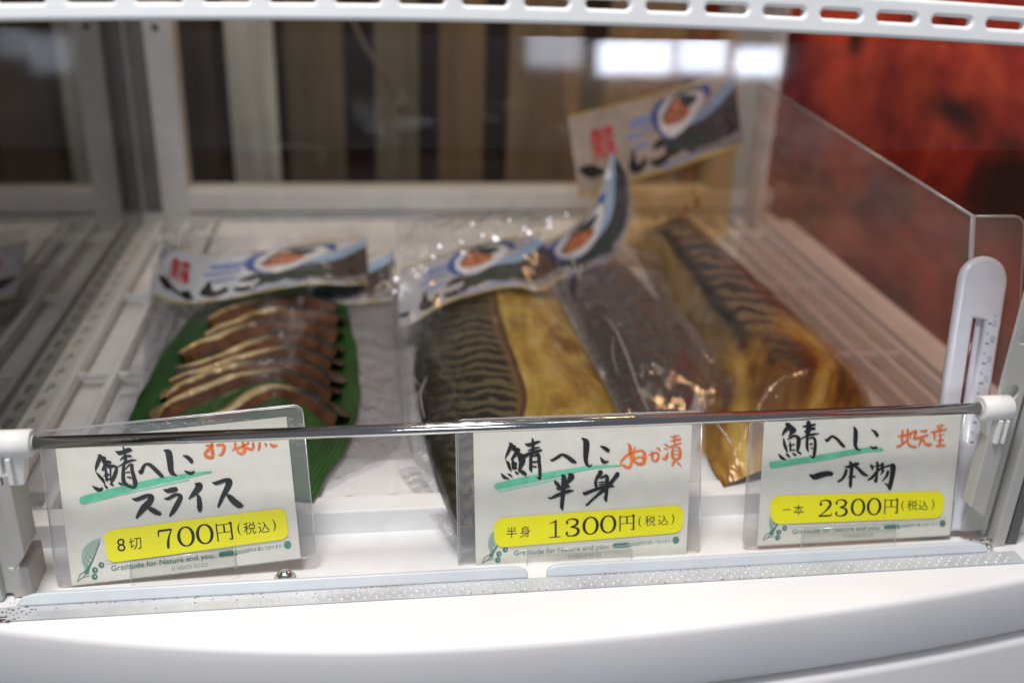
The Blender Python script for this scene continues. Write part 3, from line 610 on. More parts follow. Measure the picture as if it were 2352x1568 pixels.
A = at(75, 1017, 'Y', 0.0); B = at(2250, 937, 'Y', 0.0)
gr = thing('guard_rail', (A+B)/2, 'thin chrome rail in white plastic end clips across the price cards', 'rail')
s = MB(); s.tube([A+(A-B).normalized()*0.004, B+(B-A).normalized()*0.004], 0.00265, 20); s.build('rod', M['chrome'], gr, True)
for side, P in ((-1, A), (1, B)):
    s = MB()
    c0 = P; c1 = P + Vector((side*0.0155, 0, 0))
    s.tube([c0, c0+Vector((side*0.0004, 0, 0)), c1-Vector((side*0.001, 0, 0)), c1], [0.0051, 0.0059, 0.0059, 0.0051], 24)
    k = s.build('end_clip', M['clip'], gr, True)
    for p in k.data.polygons:
        if len(p.vertices) > 4: p.use_smooth = False
    s = MB()
    xa, xb = sorted((P.x+side*0.0030, P.x+side*0.0150))
    s.add([(xa+0.002*(side < 0), -0.0035, P.z-0.004), (xb-0.002*(side > 0), -0.0035, P.z-0.004), (xb-0.0022, -0.0030, P.z-0.0185), (xa+0.0038, -0.0030, P.z-0.0185),
           (xa+0.002*(side < 0), 0.004, P.z-0.004), (xb-0.002*(side > 0), 0.004, P.z-0.004), (xb-0.0022, 0.004, P.z-0.0175), (xa+0.0038, 0.004, P.z-0.0175)],
          [(3, 2, 1, 0), (4, 5, 6, 7), (0, 1, 5, 4), (1, 2, 6, 5), (2, 3, 7, 6), (3, 0, 4, 7)])
    tn = s.build('clip_tongue', M['clip'], k, bevel=0.0008)
    s = MB(); xm = (xa+xb)/2; s.box((xm-0.0010, -0.0060, P.z-0.0165), (xm+0.0010, -0.0025, P.z-0.004)); s.box((xm+side*0.0034-0.0008, -0.0060, P.z-0.0165), (xm+side*0.0034+0.0008, -0.0025, P.z-0.004)); s.build('clip_rib', M['clip'], k, bevel=0.0005)
    s = MB(); s.tube([P-Vector((side*0.0006, 0, 0)), P+Vector((side*0.0003, 0, 0))], 0.0034, 20); s.build('collar', M['post'], k)

# ------------------------------------------------------------------ clear partition and thermometer
part = thing('clear_partition', (0.38, 0.2, 0.0), 'clear acrylic partition with a bent front lip on the right', 'partition')
PX = 0.380
f_top = at(2235, 497, 'X', PX); f_bot = Vector((PX, 0.012, 0.0)); b_top = at(1742, 187, 'X', PX)
side = [f_bot, f_top, b_top, Vector((PX, b_top.y, 0.0))]
t_ = Vector((0.0018, 0, 0))
mesh('side_sheet', [p for p in side] + [p+t_ for p in side], [(0, 1, 2, 3), (7, 6, 5, 4)], M['acrylic'], part)
s = MB(); s.tube([b_top, f_top], 0.0009, 8); s.tube([f_top, f_bot], 0.0014, 8); s.build('polished_edge', M['acryl_edge'], part, True)
ey = (f_top-f_bot).normalized(); Ln = (f_top-f_bot).length
fl = [(0, 0), (0.028, 0), (0.028, Ln-0.006), (0.0272, Ln-0.003), (0.025, Ln-0.0008), (0.022, Ln), (0, Ln)]
plate('front_lip', [fl], 0.0018, f_bot, (1, 0, 0), ey, M['acrylic'], part)
nl = Vector((1, 0, 0)).cross(ey).normalized()
s = MB(); s.tube([f_bot+Vector((x, 0, 0))+ey*y for x, y in fl[1:]], 0.0007, 6); s.build('lip_edge', M['acryl_edge'], part, True)

# thermometer on the lip
TP0 = f_bot + nl*0.0045
def tp(px, py, d=0.0): return atp(px, py, TP0+nl*d, nl)
top = tp(2264, 588); bot = tp(2168, 1215)
tey = (top-bot).normalized(); tex = (Vector((1, 0, 0)) - tey*tey.x).normalized()
tw = (tp(2316, 655)-tp(2208, 655)).length; TL = (top-bot).length
th = thing('thermometer', bot, 'white plastic fridge thermometer standing at the right end of the case', 'thermometer')
bodyo = []
r_ = tw/2
for k in range(17): a = math.pi*k/16; bodyo.append((r_*math.cos(a), TL-r_+r_*math.sin(a)))
bodyo += [(-r_, 0), (r_, 0)]
win = [(-0.0026, TL*0.335), (0.0036, TL*0.335), (0.0036, TL*0.775), (-0.0026, TL*0.775)]
plate('body', [bodyo, win], 0.006, bot, tex, tey, M['thermo'], th, 0.0022, 3, True)
tn = tex.cross(tey)
def tq(x, y, d): return bot + tex*x + tey*y + tn*d
s = MB(); s.add([tq(-0.003, TL*0.33, -0.001), tq(0.004, TL*0.33, -0.001), tq(0.004, TL*0.78, -0.001), tq(-0.003, TL*0.78, -0.001)], [(0, 1, 2, 3)]); s.build('scale_plate', M['thermoback'], th)
s = MB(); s.tube([tq(-0.0012, TL*0.335, 0.0006), tq(-0.0012, TL*0.775, 0.0006)], 0.0007, 10); s.build('spirit_tube', M['redtube'], th, True)
s = MB()
for i in range(13):
    y = TL*(0.335+0.43*i/12); l = 0.0022 if i % 2 == 0 else 0.0009
    s.add([tq(0.0046, y-0.0002, 0.0033), tq(0.0046+l, y-0.0002, 0.0033), tq(0.0046+l, y+0.0003, 0.0033), tq(0.0046, y+0.0003, 0.0033)], [(0, 1, 2, 3)])
s.build('scale_marks', M['bluemark'], th)
s = MB()
for i, tx in enumerate(('-10', '0', '10', '20', '30', '40', '50°C')):
    v, f, asp = text_mesh(tx); y = TL*(0.335+0.43*i/6)+0.002; h = 0.0026; wd = h*asp
    s.add([tq(0.0072+yy*h*0.9, y-wd/2+xx*wd, 0.0031) for xx, yy in v], f)
s.build('scale_numbers', M['greymark'], th)

# ------------------------------------------------------------------ price cards
CROPS = {'A': (150, 1200, 2.94), 'C': (1340, 1240, 3.2667), 'D': (2180, 1180, 3.4588),
         '1': (250, 1290, 6.72), '2': (370, 1380, 6.5333), '3': (570, 1260, 8.4), '4': (1450, 1270, 6.72), '5': (1580, 1360, 8.711), '6': (1800, 1260, 10.69),
         '7': (2260, 1220, 6.5333), '8': (2350, 1330, 7.587), '9': (2600, 1220, 11.76), 'n1': (300, 1480, 4.276), 'n2': (1430, 1470, 4.055), 'n3': (2230, 1420, 4.2)}
def c2d(crop, x, y):
    a, b, s_ = CROPS[crop]; return (a+x/s_)*0.784, (b+y/s_)*0.784
BRUSH = {
 '1': "250,280,20 290,310,70 250,420,70 215,520,50 195,600,12|300,330,60 385,340,40 350,400,60 480,425,50 500,440,20|370,430,60 400,470,80 340,570,40 320,585,10|205,615,10 270,690,45 340,770,50 385,850,20|350,520,30 480,500,60 610,520,40 590,640,70 540,760,60 500,840,20|400,560,40 410,700,50 425,790,30|355,690,15 460,665,40|400,765,40 490,755,35|490,500,40 495,700,22 495,780,18|135,890,10 210,940,55 290,970,65 335,930,35|370,870,15 410,910,40 445,935,15|475,850,12 520,860,40 558,885,20|640,825,10 690,845,35 735,875,25|590,205,10 670,240,70 760,220,70 850,185,80 915,190,30|740,120,25 765,200,40 790,400,60 760,450,60|685,380,20 760,320,40 870,300,40 915,305,15|611,525,12 700,480,25 800,430,45 900,390,45 1010,378,10|760,450,50 745,600,60 745,760,70 770,830,70 830,880,60 930,920,50 980,890,70 980,820,80 945,680,70 915,560,60 915,480,55 850,490,30 790,560,20|785,630,15 850,618,25 880,620,15|815,712,12 880,725,32 905,735,15|1045,590,20 1095,620,70 1150,500,55 1200,460,40 1280,480,60 1400,590,70 1500,690,60 1550,720,15|1540,185,10 1630,230,110 1660,350,115 1675,500,105 1690,600,90 1740,660,60 1805,690,15|1915,290,10 2000,320,60 2080,390,70 2095,430,50|1945,590,10 2020,630,55 2090,645,60 2140,610,40",
 '2': "105,520,10 200,535,65 330,490,75 400,465,65 480,490,90 440,590,110 350,680,115 270,780,90 195,890,40|390,680,30 480,730,80 570,780,85 650,815,60|705,345,10 790,370,70 880,355,90 960,345,75 985,345,25|720,515,10 800,520,55 900,465,60 980,445,50 1040,480,70 1000,580,90 940,690,90 880,790,70 830,855,30|1310,235,20 1400,270,110 1350,360,110 1280,440,80 1195,525,20|1345,440,20 1385,500,70 1400,600,85 1405,700,90 1410,765,50|1640,210,10 1710,225,60 1800,200,70 1900,170,70 1970,200,110 1930,320,100 1870,430,80 1810,560,65 1760,680,40|1910,430,20 1990,500,90 2080,590,105 2170,650,100 2225,660,50",
 '3': "270,365,30 420,370,40 400,400,60 330,480,80 250,580,60 320,650,80 440,660,60 445,560,90 430,430,70 430,300,60|550,360,60 680,350,60 730,400,80 710,500,80 660,590,60 575,605,15|1000,300,60 990,430,50 930,495,20|1330,300,60 1200,380,40 1060,440,60 1060,520,50 1150,570,60 1220,510,90 1220,420,100 1180,300,70|1280,420,60 1390,470,50 1440,420,60 1440,300,60|1600,300,60 1590,420,60 1570,480,45|1730,320,40 1770,370,50|1860,330,40 1930,380,70 2030,370,40|1105,30,20 1140,80,30 1160,180,40",
 '4': "280,180,20 320,230,80 270,340,60 230,420,40 195,500,10|330,250,70 400,245,30 370,300,70 470,310,50 430,370,80 360,460,50 310,505,12|215,520,12 260,580,55 290,670,50 325,740,12|340,480,30 360,600,60 350,680,40|400,580,70 400,660,50|450,390,50 520,470,130 530,560,110 500,650,70 480,740,50|320,590,15 380,600,30|470,400,60 570,440,70 660,400,60 780,360,60 900,325,40 930,320,15|350,690,30 430,680,30|120,775,12 180,850,55 285,888,12|250,780,12 300,815,35 350,855,12|390,745,15 430,770,40 468,800,12|475,720,25 550,760,70 610,800,50|590,190,12 660,220,60 760,190,60 850,160,40 900,150,12|740,95,30 750,200,55 745,350,50 715,450,55|650,330,20 760,290,40 880,265,20|705,450,55 705,600,60 705,690,60 725,750,20|740,445,15 820,420,45 860,420,60 870,560,65 885,700,60 885,850,55 880,885,40 815,850,12|670,515,15 760,555,35 830,545,30|750,640,30 815,650,30|1090,510,15 1140,515,45 1250,450,55 1320,410,45 1420,450,65 1520,525,75 1595,565,40|1710,80,15 1790,150,100 1800,250,110 1790,400,95 1790,520,75 1820,610,55 1870,640,35 1915,595,10|2070,240,12 2150,275,60 2230,330,65 2250,345,30|2075,455,12 2120,530,60 2170,560,50 2235,540,20",
 '5': "370,405,12 440,480,85 510,560,70 540,590,40|735,230,20 820,300,140 760,400,110 690,500,60 640,560,40|430,600,12 500,620,70 640,590,60 720,560,80 785,565,20|225,830,20 290,860,45 450,790,80 600,730,80 760,680,80 880,665,20|570,270,40 625,320,110 615,500,105 605,700,105 590,900,95 575,1080,85 600,1160,30|1510,170,30 1570,200,100 1490,310,80 1440,420,60 1440,500,75 1460,590,50|1500,340,15 1600,330,55 1690,280,50 1730,330,90 1725,500,85 1715,700,80 1700,850,75 1705,945,30 1635,830,12|1490,455,15 1600,450,40 1680,435,20|1500,525,15 1600,510,35 1690,490,20|1120,710,30 1170,740,80 1350,670,75 1550,600,80 1750,560,70 1900,555,40|1960,210,30 1990,250,110 1900,380,90 1800,500,90 1680,620,100 1500,770,70 1330,920,55 1215,1030,50 1190,1000,20",
 '6': "410,400,15 490,500,90 500,650,130 520,850,90 540,980,80 500,1120,90 400,1160,80 300,1100,70 180,1050,30 250,920,70 380,790,80 560,700,90 650,660,60 850,630,60 940,720,100 950,850,130 920,1000,110 820,1050,90 700,1020,80 600,930,60 700,850,50 860,840,40 900,900,60|650,490,12 630,580,55 600,750,70 590,900,80|1060,770,15 1160,740,50 1300,690,50 1370,740,80 1380,840,80 1330,930,80 1260,960,50 1180,880,70 1200,760,60 1160,640,30|1320,530,20 1390,570,60 1440,630,40|1540,415,15 1640,460,55 1720,520,40 1900,450,60 2060,400,50 2110,400,20|1540,555,15 1620,575,40 1680,600,15|1490,885,20 1600,880,90 1650,790,90 1680,690,20|1740,200,15 1880,195,40 2030,150,30|1750,335,20 1900,300,60 2080,270,70|1880,150,50 1880,300,60 1880,470,50|1820,540,40 1820,700,100 1820,860,70|2020,520,60 2060,650,90 2050,800,110 2010,890,60|1830,560,20 1990,510,30|1860,640,25 2000,620,25|1860,750,25 2000,740,25|1830,870,70 1920,900,90 2050,880,40|1920,900,80 1860,1000,90 1820,1080,90|1950,980,20 2020,1040,50 2110,1125,12",
 '7': "290,140,60 340,180,80 260,270,60 205,360,15|330,170,80 450,250,50 400,290,70 330,385,15|360,230,80 400,260,70|235,415,20 250,520,50 280,610,45 310,695,12|305,435,15 380,395,35 450,365,40 520,420,70 515,540,70 500,640,45 485,670,20|355,480,20 365,560,35 360,640,30|320,550,15 440,530,25|340,640,20 450,635,25|555,430,15 650,380,25 780,340,40 915,320,15|140,710,15 195,780,50 275,825,20|275,715,15 320,740,40 360,775,15|400,700,15 440,720,40 480,745,15|500,675,15 540,690,40 575,715,15|590,185,12 700,180,50 840,145,30|710,100,70 710,250,80 690,350,60 685,420,45|640,290,30 720,240,50 830,225,45|690,400,45 680,520,50 690,610,45 715,665,15|700,430,15 780,400,30 830,430,45 840,550,55 825,680,55 800,785,35 735,735,12|720,525,12 760,520,30 795,525,15|745,600,12 795,600,20|1020,430,12 1070,450,50 1140,385,40 1190,380,40 1270,440,50 1350,530,55 1400,575,40|1575,185,15 1610,270,70 1612,400,75 1605,520,65 1630,600,50 1680,640,25 1730,625,10|1910,245,10 1980,290,45 2030,360,60|1885,560,10 1940,600,45 2020,590,45",
 '8': "155,450,12 270,500,110 420,460,115 560,430,100 660,440,80 685,450,30|935,280,12 1020,280,50 1130,240,70 1240,210,55 1275,215,15|1060,165,40 1100,250,75 1095,400,72 1080,560,65 1075,690,65 1085,735,30|985,340,50 960,440,60 890,550,50 800,605,40|1160,240,60 1260,330,60 1360,430,70 1465,480,30|1020,500,15 1110,500,40 1185,495,30|1520,230,20 1555,280,65 1570,350,20|1600,270,15 1720,250,40 1830,215,15|1670,175,50 1675,300,45 1660,450,50 1640,600,60 1600,570,20|1465,575,30 1560,510,55 1660,390,50 1760,310,40 1980,240,40|1980,225,40 2020,270,110 2010,450,95 1980,600,90 1950,740,80 1960,790,30|1960,720,60 1890,680,40 1840,640,15|1790,200,50 1780,330,50 1800,370,50 1745,460,12|1910,380,60 1880,480,50 1780,600,15",
 '9': "350,670,20 500,660,60 720,600,70 900,520,60 980,500,90 950,640,90 910,740,60 960,750,70 1150,700,70 1400,620,60|520,480,80 510,650,90 500,800,80 520,890,60|300,1010,40 390,1020,80 500,950,70 650,830,50|700,440,80 700,650,80 690,850,70 760,980,70 900,1030,80 1000,1030,60|810,560,40 790,770,40|1090,465,12 1220,500,60 1330,480,70 1380,450,20|1180,720,80 1140,850,80 1080,1020,30|1220,740,70 1270,870,80 1350,960,90 1450,960,100 1540,950,50|1490,525,30 1650,510,60 1850,470,60 2050,420,40|1710,300,40 1760,400,60 1760,470,40|1840,250,50 1870,340,50 1810,420,40|1720,310,30 1960,280,30|1620,540,80 1620,700,70 1630,800,25|1810,560,40 1830,760,70 1800,940,80|1690,640,20 1970,590,30|1700,820,20 1860,800,50 1940,790,30|1670,980,40 1740,1010,70 1870,980,60 1990,990,50",
}
def strokes(s_): return [[tuple(float(q) for q in p.split(',')) for p in st.split()] for st in s_.split('|')]
GLYPH = {   # thin and thick printed numerals in a unit box, y down
 '7': "0.00,0.36,0.06 0.01,0.20,0.09 0.04,0.07,0.10 0.30,0.055,0.10 0.98,0.055,0.09|0.98,0.07,0.06 0.78,0.36,0.10 0.66,0.62,0.15 0.62,0.80,0.17 0.60,0.97,0.17",
 '1': "0.62,0.04,0.16 0.62,0.94,0.16|0.12,0.16,0.04 0.40,0.11,0.06 0.62,0.03,0.08|0.08,0.975,0.05 1.0,0.975,0.05",
 '3': "0.13,0.21,0.17 0.15,0.23,0.17|0.08,0.18,0.06 0.24,0.05,0.06 0.50,0.015,0.06 0.76,0.08,0.12 0.86,0.22,0.17 0.74,0.38,0.11 0.40,0.47,0.05|0.40,0.48,0.05 0.76,0.54,0.10 0.93,0.72,0.18 0.80,0.91,0.13 0.48,0.985,0.06 0.18,0.94,0.07 0.05,0.82,0.07|0.12,0.79,0.17 0.14,0.81,0.17",
 '2': "0.15,0.25,0.18 0.17,0.27,0.18|0.08,0.24,0.07 0.18,0.07,0.06 0.48,0.015,0.06 0.80,0.10,0.14 0.88,0.28,0.17 0.72,0.50,0.13 0.40,0.74,0.07 0.06,0.95,0.05|0.02,0.955,0.09 0.50,0.955,0.09 0.92,0.95,0.08|0.92,0.95,0.08 0.98,0.86,0.05 1.0,0.76,0.03",
 'Y': "0.05,0.0,0.075 0.05,1.0,0.075|0.05,0.07,0.04 0.93,0.07,0.04|0.86,0.0,0.10 0.93,0.06,0.14 0.93,0.10,0.11|0.93,0.05,0.10 0.93,0.95,0.10|0.93,0.95,0.09 0.86,0.965,0.06 0.72,0.93,0.02|0.50,0.08,0.09 0.50,0.52,0.09|0.05,0.53,0.035 0.93,0.53,0.035",
}
GLYPH = {k: strokes(v) for k, v in GLYPH.items()}
ring = []
for k in range(25):
    a = 2*math.pi*k/24; ring.append((0.5+0.44*math.sin(a), 0.5-0.47*math.cos(a), 0.055+0.115*abs(math.sin(a))**1.6))
GLYPH['0'] = [ring]

def price_card(label, cr, quad, tilt, hand, green, sticker, rad, ncrop, slope, lean, digits, texts, foot, sleeve_ext, curl=0.0):
    q = [c2d(cr, *p) for p in quad]                                   # TL TR BR BL
    n = Vector((0, -math.cos(tilt), math.sin(tilt)))
    BL = at(*q[3], 'Y', 0.004)
    f = lambda px, py, d=0.0: atp(px, py, BL+n*d, n)
    P = [f(*p) for p in q]
    ex = (P[2]-P[3]).normalized(); ey = n.cross(ex)
    th_ = thing('price_card', BL, label, 'price card', 'handwritten price cards in clear sleeves')
    # paper: thin sheet
    p0 = [tuple(((p-BL).dot(ex), (p-BL).dot(ey))) for p in (P[3], P[2], P[1], P[0])]
    plate('paper', [p0], 0.0003, BL-n*0.0003, ex, ey, M['paper'], th_)
    cx = sum(p[0] for p in p0)/4; cy = sum(p[1] for p in p0)/4
    l, r2, b, t = sleeve_ext
    sl_ = rrect(min(p0[0][0], p0[3][0])-l, -b, max(p0[1][0], p0[2][0])+r2, max(p0[2][1], p0[3][1])+t, 0.004, 5)
    sh = (p0[3][0]-p0[0][0])/max(p0[3][1], 1e-4)
    rot = math.atan2(p0[1][1]-p0[0][1], p0[1][0]-p0[0][0])
    sl_ = [(x+sh*y*0.8, y+math.tan(rot)*x) for x, y in sl_]
    so = plate('sleeve', [sl_], 0.0010, BL-n*0.0014, ex, ey, M['sleeve'], th_)
    e = MB(); e.tube([BL-n*0.0010+ex*x+ey*y for x, y in sl_]+[BL-n*0.0010+ex*sl_[0][0]+ey*sl_[0][1]], 0.00028, 6); e.build('sleeve_rim', M['sleeve_edge'], so, True)
    e = MB(); e.tube([BL-n*0.0006+ex*(x*0.985+cx*0.015)+ey*(y*0.985+cy*0.015) for x, y in sl_[:]], 0.00016, 5); e.build('sleeve_weld', M['sleeve_edge'], so, True)
    def fm(crop, d): return lambda x, y, lift: f(*c2d(crop, x, y), d+lift)
    mb = MB(); mo = MB()
    for crop, which in hand:
        for st in strokes(BRUSH[crop]): ribbon(mo if which == 'o' else mb, [(x_, y_, w_*(1.0 if which == 'o' else 1.14)) for x_, y_, w_ in st], fm(crop, 0.00016 if which == 'o' else 0.00020))
    gb = MB(); gl = MB()
    for i, st in enumerate(green): ribbon(gb if i == 0 else gl, st, fm(cr, 0.00010 if i == 0 else 0.00006))
    gb.build('green_underline', M['green'], th_); gl.build('green_streak', M['greenlt'], th_)
    mb.build('black_writing', M['ink'], th_); mo.build('orange_writing', M['orange'], th_)
    # yellow price sticker with rounded corners
    s4 = [f(*c2d(cr, *p), 0.00012) for p in sticker]                  # TL TR BR BL
    W_ = (s4[1]-s4[0]).length; H_ = (s4[3]-s4[0]).length
    out = []
    for (u, v) in rrect(0, 0, 1, 1, 0.5, 1)[:0] or rrect(0, 0, W_, H_, rad, 6):
        u /= W_; v /= H_
        out.append(s4[0]*(1-u)*(1-v) + s4[1]*u*(1-v) + s4[2]*u*v + s4[3]*(1-u)*v)
    out = [((p-BL).dot(ex), (p-BL).dot(ey)) for p in out]
    st_ = plate('price_sticker', [out], 0.00012, BL+n*0.00030, ex, ey, M['yellow'], th_)
    mb = MB()
    for g, cx_, cy_, w_, h_ in digits:
        def gm(x, y, lift, cx_=cx_, cy_=cy_, w_=w_, h_=h_):
            a = (x-0.5)*w_; b_ = (y-0.5)*h_
            return f(*c2d(ncrop, cx_+a+lean*b_, cy_+b_+slope*a), 0.00042+lift)
        for st in GLYPH[g]:
            ribbon(mb, [(x, y, w2*1.15) for x, y, w2 in st], gm, 4)
    for tx, cx_, cy_, h_ in texts:
        v, fc, asp = text_mesh(tx); w_ = h_*asp
        V = []
        for x, y in v:
            a = (x-0.5)*w_; b_ = (y-0.5)*h_
            V.append(f(*c2d(ncrop, cx_+a+lean*b_, cy_+b_+slope*a), 0.00042))
        mb.add(V, fc)
    mb.build('price_lettering', M['ink'], st_)
    # small printed foot of the card: rule lines, motto, maker line, leaf and berries
    fx, fy, sc_, sl2 = foot                                            # origin of the motto's left end in crop px, px scale, slope
    def fo(x, y, d=0.00006): return f(*c2d(cr, fx+x*sc_+y*sc_*lean, fy+y*sc_+sl2*x*sc_), d)
    mb = MB(); mg = MB(); ml = MB()
    def txt(mb_, body, x0, x1, y0, y1):
        v, fc, asp = text_mesh(body); mb_.add([fo(x0+x*(x1-x0), y0+y*(y1-y0), 0.00008) for x, y in v], fc)
    txt(mb, 'Gratitude for Nature and you.', 0, 890, -52, 8)
    txt(mg, '© HEADS EC-C2', 510, 820, 26, 58)
    txt(mb, '原料を選んでおります。', 1170, 1480, -52, -18)
    FO = lambda x, y, lift: fo(x, y, 0.00008+lift)
    for a, b_, y in ((-40, 1560, -100), (-40, 1560, -70)): ribbon(ml, [(a, y, 3), ((a+b_)/2, y, 3), (b_, y, 3)], FO, 2)
    ribbon(mb, [(940, -28, 42), (1080, -28, 42)], FO, 2)
    ribbon(ml, [(1075, -30, 26), (1180, -32, 26)], FO, 2)
    for rr, wd in ((26, 12), (9, 14)):
        ribbon(mb, [(1520+rr*math.cos(a*math.pi/8), -36+rr*math.sin(a*math.pi/8), wd) for a in range(17)], FO, 1)
    for bx, by in ((-80, -68), (-140, -32), (-150, 24)):
        ribbon(mb, [(bx+19*math.cos(a*math.pi/8), by+19*math.sin(a*math.pi/8), 13) for a in range(17)], FO, 1)
        ribbon(mb, [(bx-10, by-6, 14), (bx-6, by+12, 20), (bx+8, by+14, 12)], FO, 2)
    ribbon(ml, [(-205, -12, 8), (-215, -120, 55), (-180, -190, 95), (-120, -250, 70), (-60, -290, 10)], FO, 5)
    ribbon(mb, [(-215, -20, 45), (-190, -60, 22), (-130, -150, 10), (-70, -260, 5)], FO, 4)
    for k_ in range(6): ribbon(mb, [(-190+k_*20, -60-k_*36, 6), (-222+k_*18, -105-k_*34, 4), (-225+k_*22, -140-k_*28, 3)], FO, 3)
    for st in ([(-300, 46, 3), (-270, -10, 7), (-215, -32, 6)], [(-300, 46, 4), (-250, 18, 7), (-185, 10, 5)], [(-245, 16, 5), (-225, -10, 6), (-200, -22, 4)]): ribbon(mb, st, FO, 4)
    pr = mb.build('printed_motto', M['print'], th_); mg.build('printed_maker_line', M['printgrey'], th_); ml.build('printed_rules', M['printlt'], th_)
    return th_, BL, ex, ey, n, f

c1 = price_card('leaning price card for the slices, yellow sticker 700円', 'A', [(28, 275), (2025, 60), (2150, 1275), (178, 1515)], R(18),
    [('1', 'k'), ('2', 'k'), ('3', 'o')], [[(262, 778, 66), (500, 718, 70), (800, 640, 56), (1100, 578, 45), (1380, 532, 12)], [(275, 800, 30), (700, 690, 40), (1180, 590, 30)]],
    [(450, 1040), (2018, 840), (2048, 1105), (488, 1318)], 0.0035, 'n1', -0.1276, 0.125,
    [('7', 795, 415, 172, 238), ('0', 1047, 387, 205, 250), ('0', 1282, 357, 205, 250), ('Y', 1530, 328, 205, 215)],
    [('8', 235, 493, 160), ('切', 412, 475, 150), ('(', 1712, 298, 150), ('税', 1845, 283, 150), ('込', 2020, 270, 138), (')', 2152, 245, 150)],
    (520, 1392, 1.0, -0.128), (0.0065, 0.0065, 0.0005, 0.0048))
c2 = price_card('upright price card for the half fish, yellow sticker 1300円', 'C', [(152, 60), (2250, -45), (2190, 1280), (178, 1395)], R(15),
    [('4', 'k'), ('5', 'k'), ('6', 'o')], [[(370, 602, 55), (700, 528, 60), (1000, 468, 50), (1300, 417, 30), (1560, 402, 12)], [(400, 640, 30), (760, 565, 28), (1100, 492, 18)]],
    [(350, 905), (2165, 772), (2155, 1040), (352, 1188)], 0.0048, 'n2', -0.073, -0.005,
    [('1', 787, 318, 138, 205), ('3', 1000, 300, 172, 208), ('0', 1218, 280, 182, 212), ('0', 1427, 262, 182, 212), ('Y', 1650, 247, 182, 180)],
    [('半', 280, 357, 128), ('身', 440, 350, 130), ('(', 1803, 233, 125), ('税', 1925, 222, 125), ('込', 2078, 213, 118), (')', 2195, 200, 125)],
    (540, 1268, 1.02, -0.075), (0.0075, 0.0055, 0.0005, 0.0035))
c3 = price_card('price card for the whole fish at the right, yellow sticker 2300円', 'D', [(210, 190), (2205, 108), (2085, 1340), (132, 1447)], R(10),
    [('7', 'k'), ('8', 'k'), ('9', 'o')], [[(275, 628, 66), (600, 582, 60), (900, 532, 60), (1200, 478, 48), (1400, 470, 30)], [(280, 655, 20), (400, 630, 16), (520, 605, 8)]],
    [(265, 940), (2030, 885), (2012, 1160), (268, 1225)], 0.0050, 'n3', -0.031, -0.03,
    [('2', 790, 285, 162, 205), ('3', 985, 280, 158, 205), ('0', 1192, 272, 168, 210), ('0', 1390, 264, 168, 210), ('Y', 1600, 262, 172, 180)],
    [('一', 315, 303, 9), ('本', 460, 303, 128), ('(', 1742, 253, 125), ('税', 1860, 248, 122), ('込', 1995, 248, 115), (')', 2115, 240, 125)],
    (490, 1330, 1.0, -0.05), (0.0060, 0.0010, 0.0005, 0.0035))
# clear stand clips at the cards' feet
for cdata, xs_, nm in ((c1, (0.026, 0.072), 'a'), (c2, (0.024, 0.075), 'b'), (c3, (0.022, 0.071), 'c')):
    th_, BL, ex, ey, n, f = cdata
    s = MB(); q = [BL+ex*x+ey*y+n*d for x in xs_ for y in (-0.001, 0.0085) for d in (0.0006, 0.0018)]
    s.add(q, [(0, 1, 3, 2), (4, 6, 7, 5), (0, 2, 6, 4), (1, 5, 7, 3), (0, 4, 5, 1), (2, 3, 7, 6)])
    k = s.build('stand_clip', clear_mat('stand_clear', 0.0, (0.97, 0.97, 0.97), 0.5, 0.05), th_)
    s = MB()
    for x in xs_: s.tube([BL+ex*x+ey*-0.001+n*0.0018, BL+ex*x+ey*0.0085+n*0.0018], 0.0002, 5)
    s.tube([BL+ex*xs_[0]+ey*0.0085+n*0.0018, BL+ex*xs_[1]+ey*0.0085+n*0.0018], 0.00022, 5)
    s.build('clip_edge', M['sleeve_edge'], k, True)

# ------------------------------------------------------------------ fish packs
def grid(name, rows, m, parent, smooth=True, flip=False):
    nr, nc = len(rows), len(rows[0])
    V = [p for r_ in rows for p in r_]
    uv = [((1-j/(nc-1)) if flip else j/(nc-1), i/(nr-1)) for i in range(nr) for j in range(nc)]
    return mesh(name, V, [(i*nc+j, i*nc+j+1, (i+1)*nc+j+1, (i+1)*nc+j) for i in range(nr-1) for j in range(nc-1)], m, parent, smooth, uv)
def resample(pts, n):
    C_ = [Vector(p) for p in catmull([tuple(p) for p in pts], 10)]
    L_ = [0]
    for a, b in zip(C_, C_[1:]): L_.append(L_[-1]+(b-a).length)
    out = []; j = 0
    for i in range(n):
        t = L_[-1]*i/(n-1)
        while j < len(C_)-2 and L_[j+1] < t: j += 1
        k = (t-L_[j])/max(L_[j+1]-L_[j], 1e-9); out.append(C_[j].lerp(C_[j+1], k))
    return out
class Label:
    def __init__(s, top, bot, u0=0.0, u1=1.0, n=60):
        s.T = resample(top, n); s.B = resample(bot, n); s.n = n; s.u0 = u0; s.u1 = u1
    def raw(s, u, v, lift=0.0):
        t = max(0, min(1, u))*(s.n-1); j = min(int(t), s.n-2); k = t-j
        a = s.T[j].lerp(s.T[j+1], k); b = s.B[j].lerp(s.B[j+1], k)
        p = a.lerp(b, v)
        nb0 = (s.T[j+1]-s.T[j]).cross(b-a).normalized()
        p = p + nb0*(0.0016*noise.noise(Vector((u*5.5, v*1.6, s.T[0].x*50))) + 0.0007*noise.noise(Vector((u*16, v*4, s.T[0].x*90))))
        if lift:
            du = (s.T[j+1]-s.T[j]); dv = b-a; nn_ = du.cross(dv).normalized()
            if nn_.dot(CAM-p) < 0: nn_ = -nn_
            p = p+nn_*lift
        return p
    def __call__(s, u, v, lift=0.0): return s.raw((u-s.u0)/(s.u1-s.u0), v, lift)
    def ok(s, u): return s.u0 <= u <= s.u1
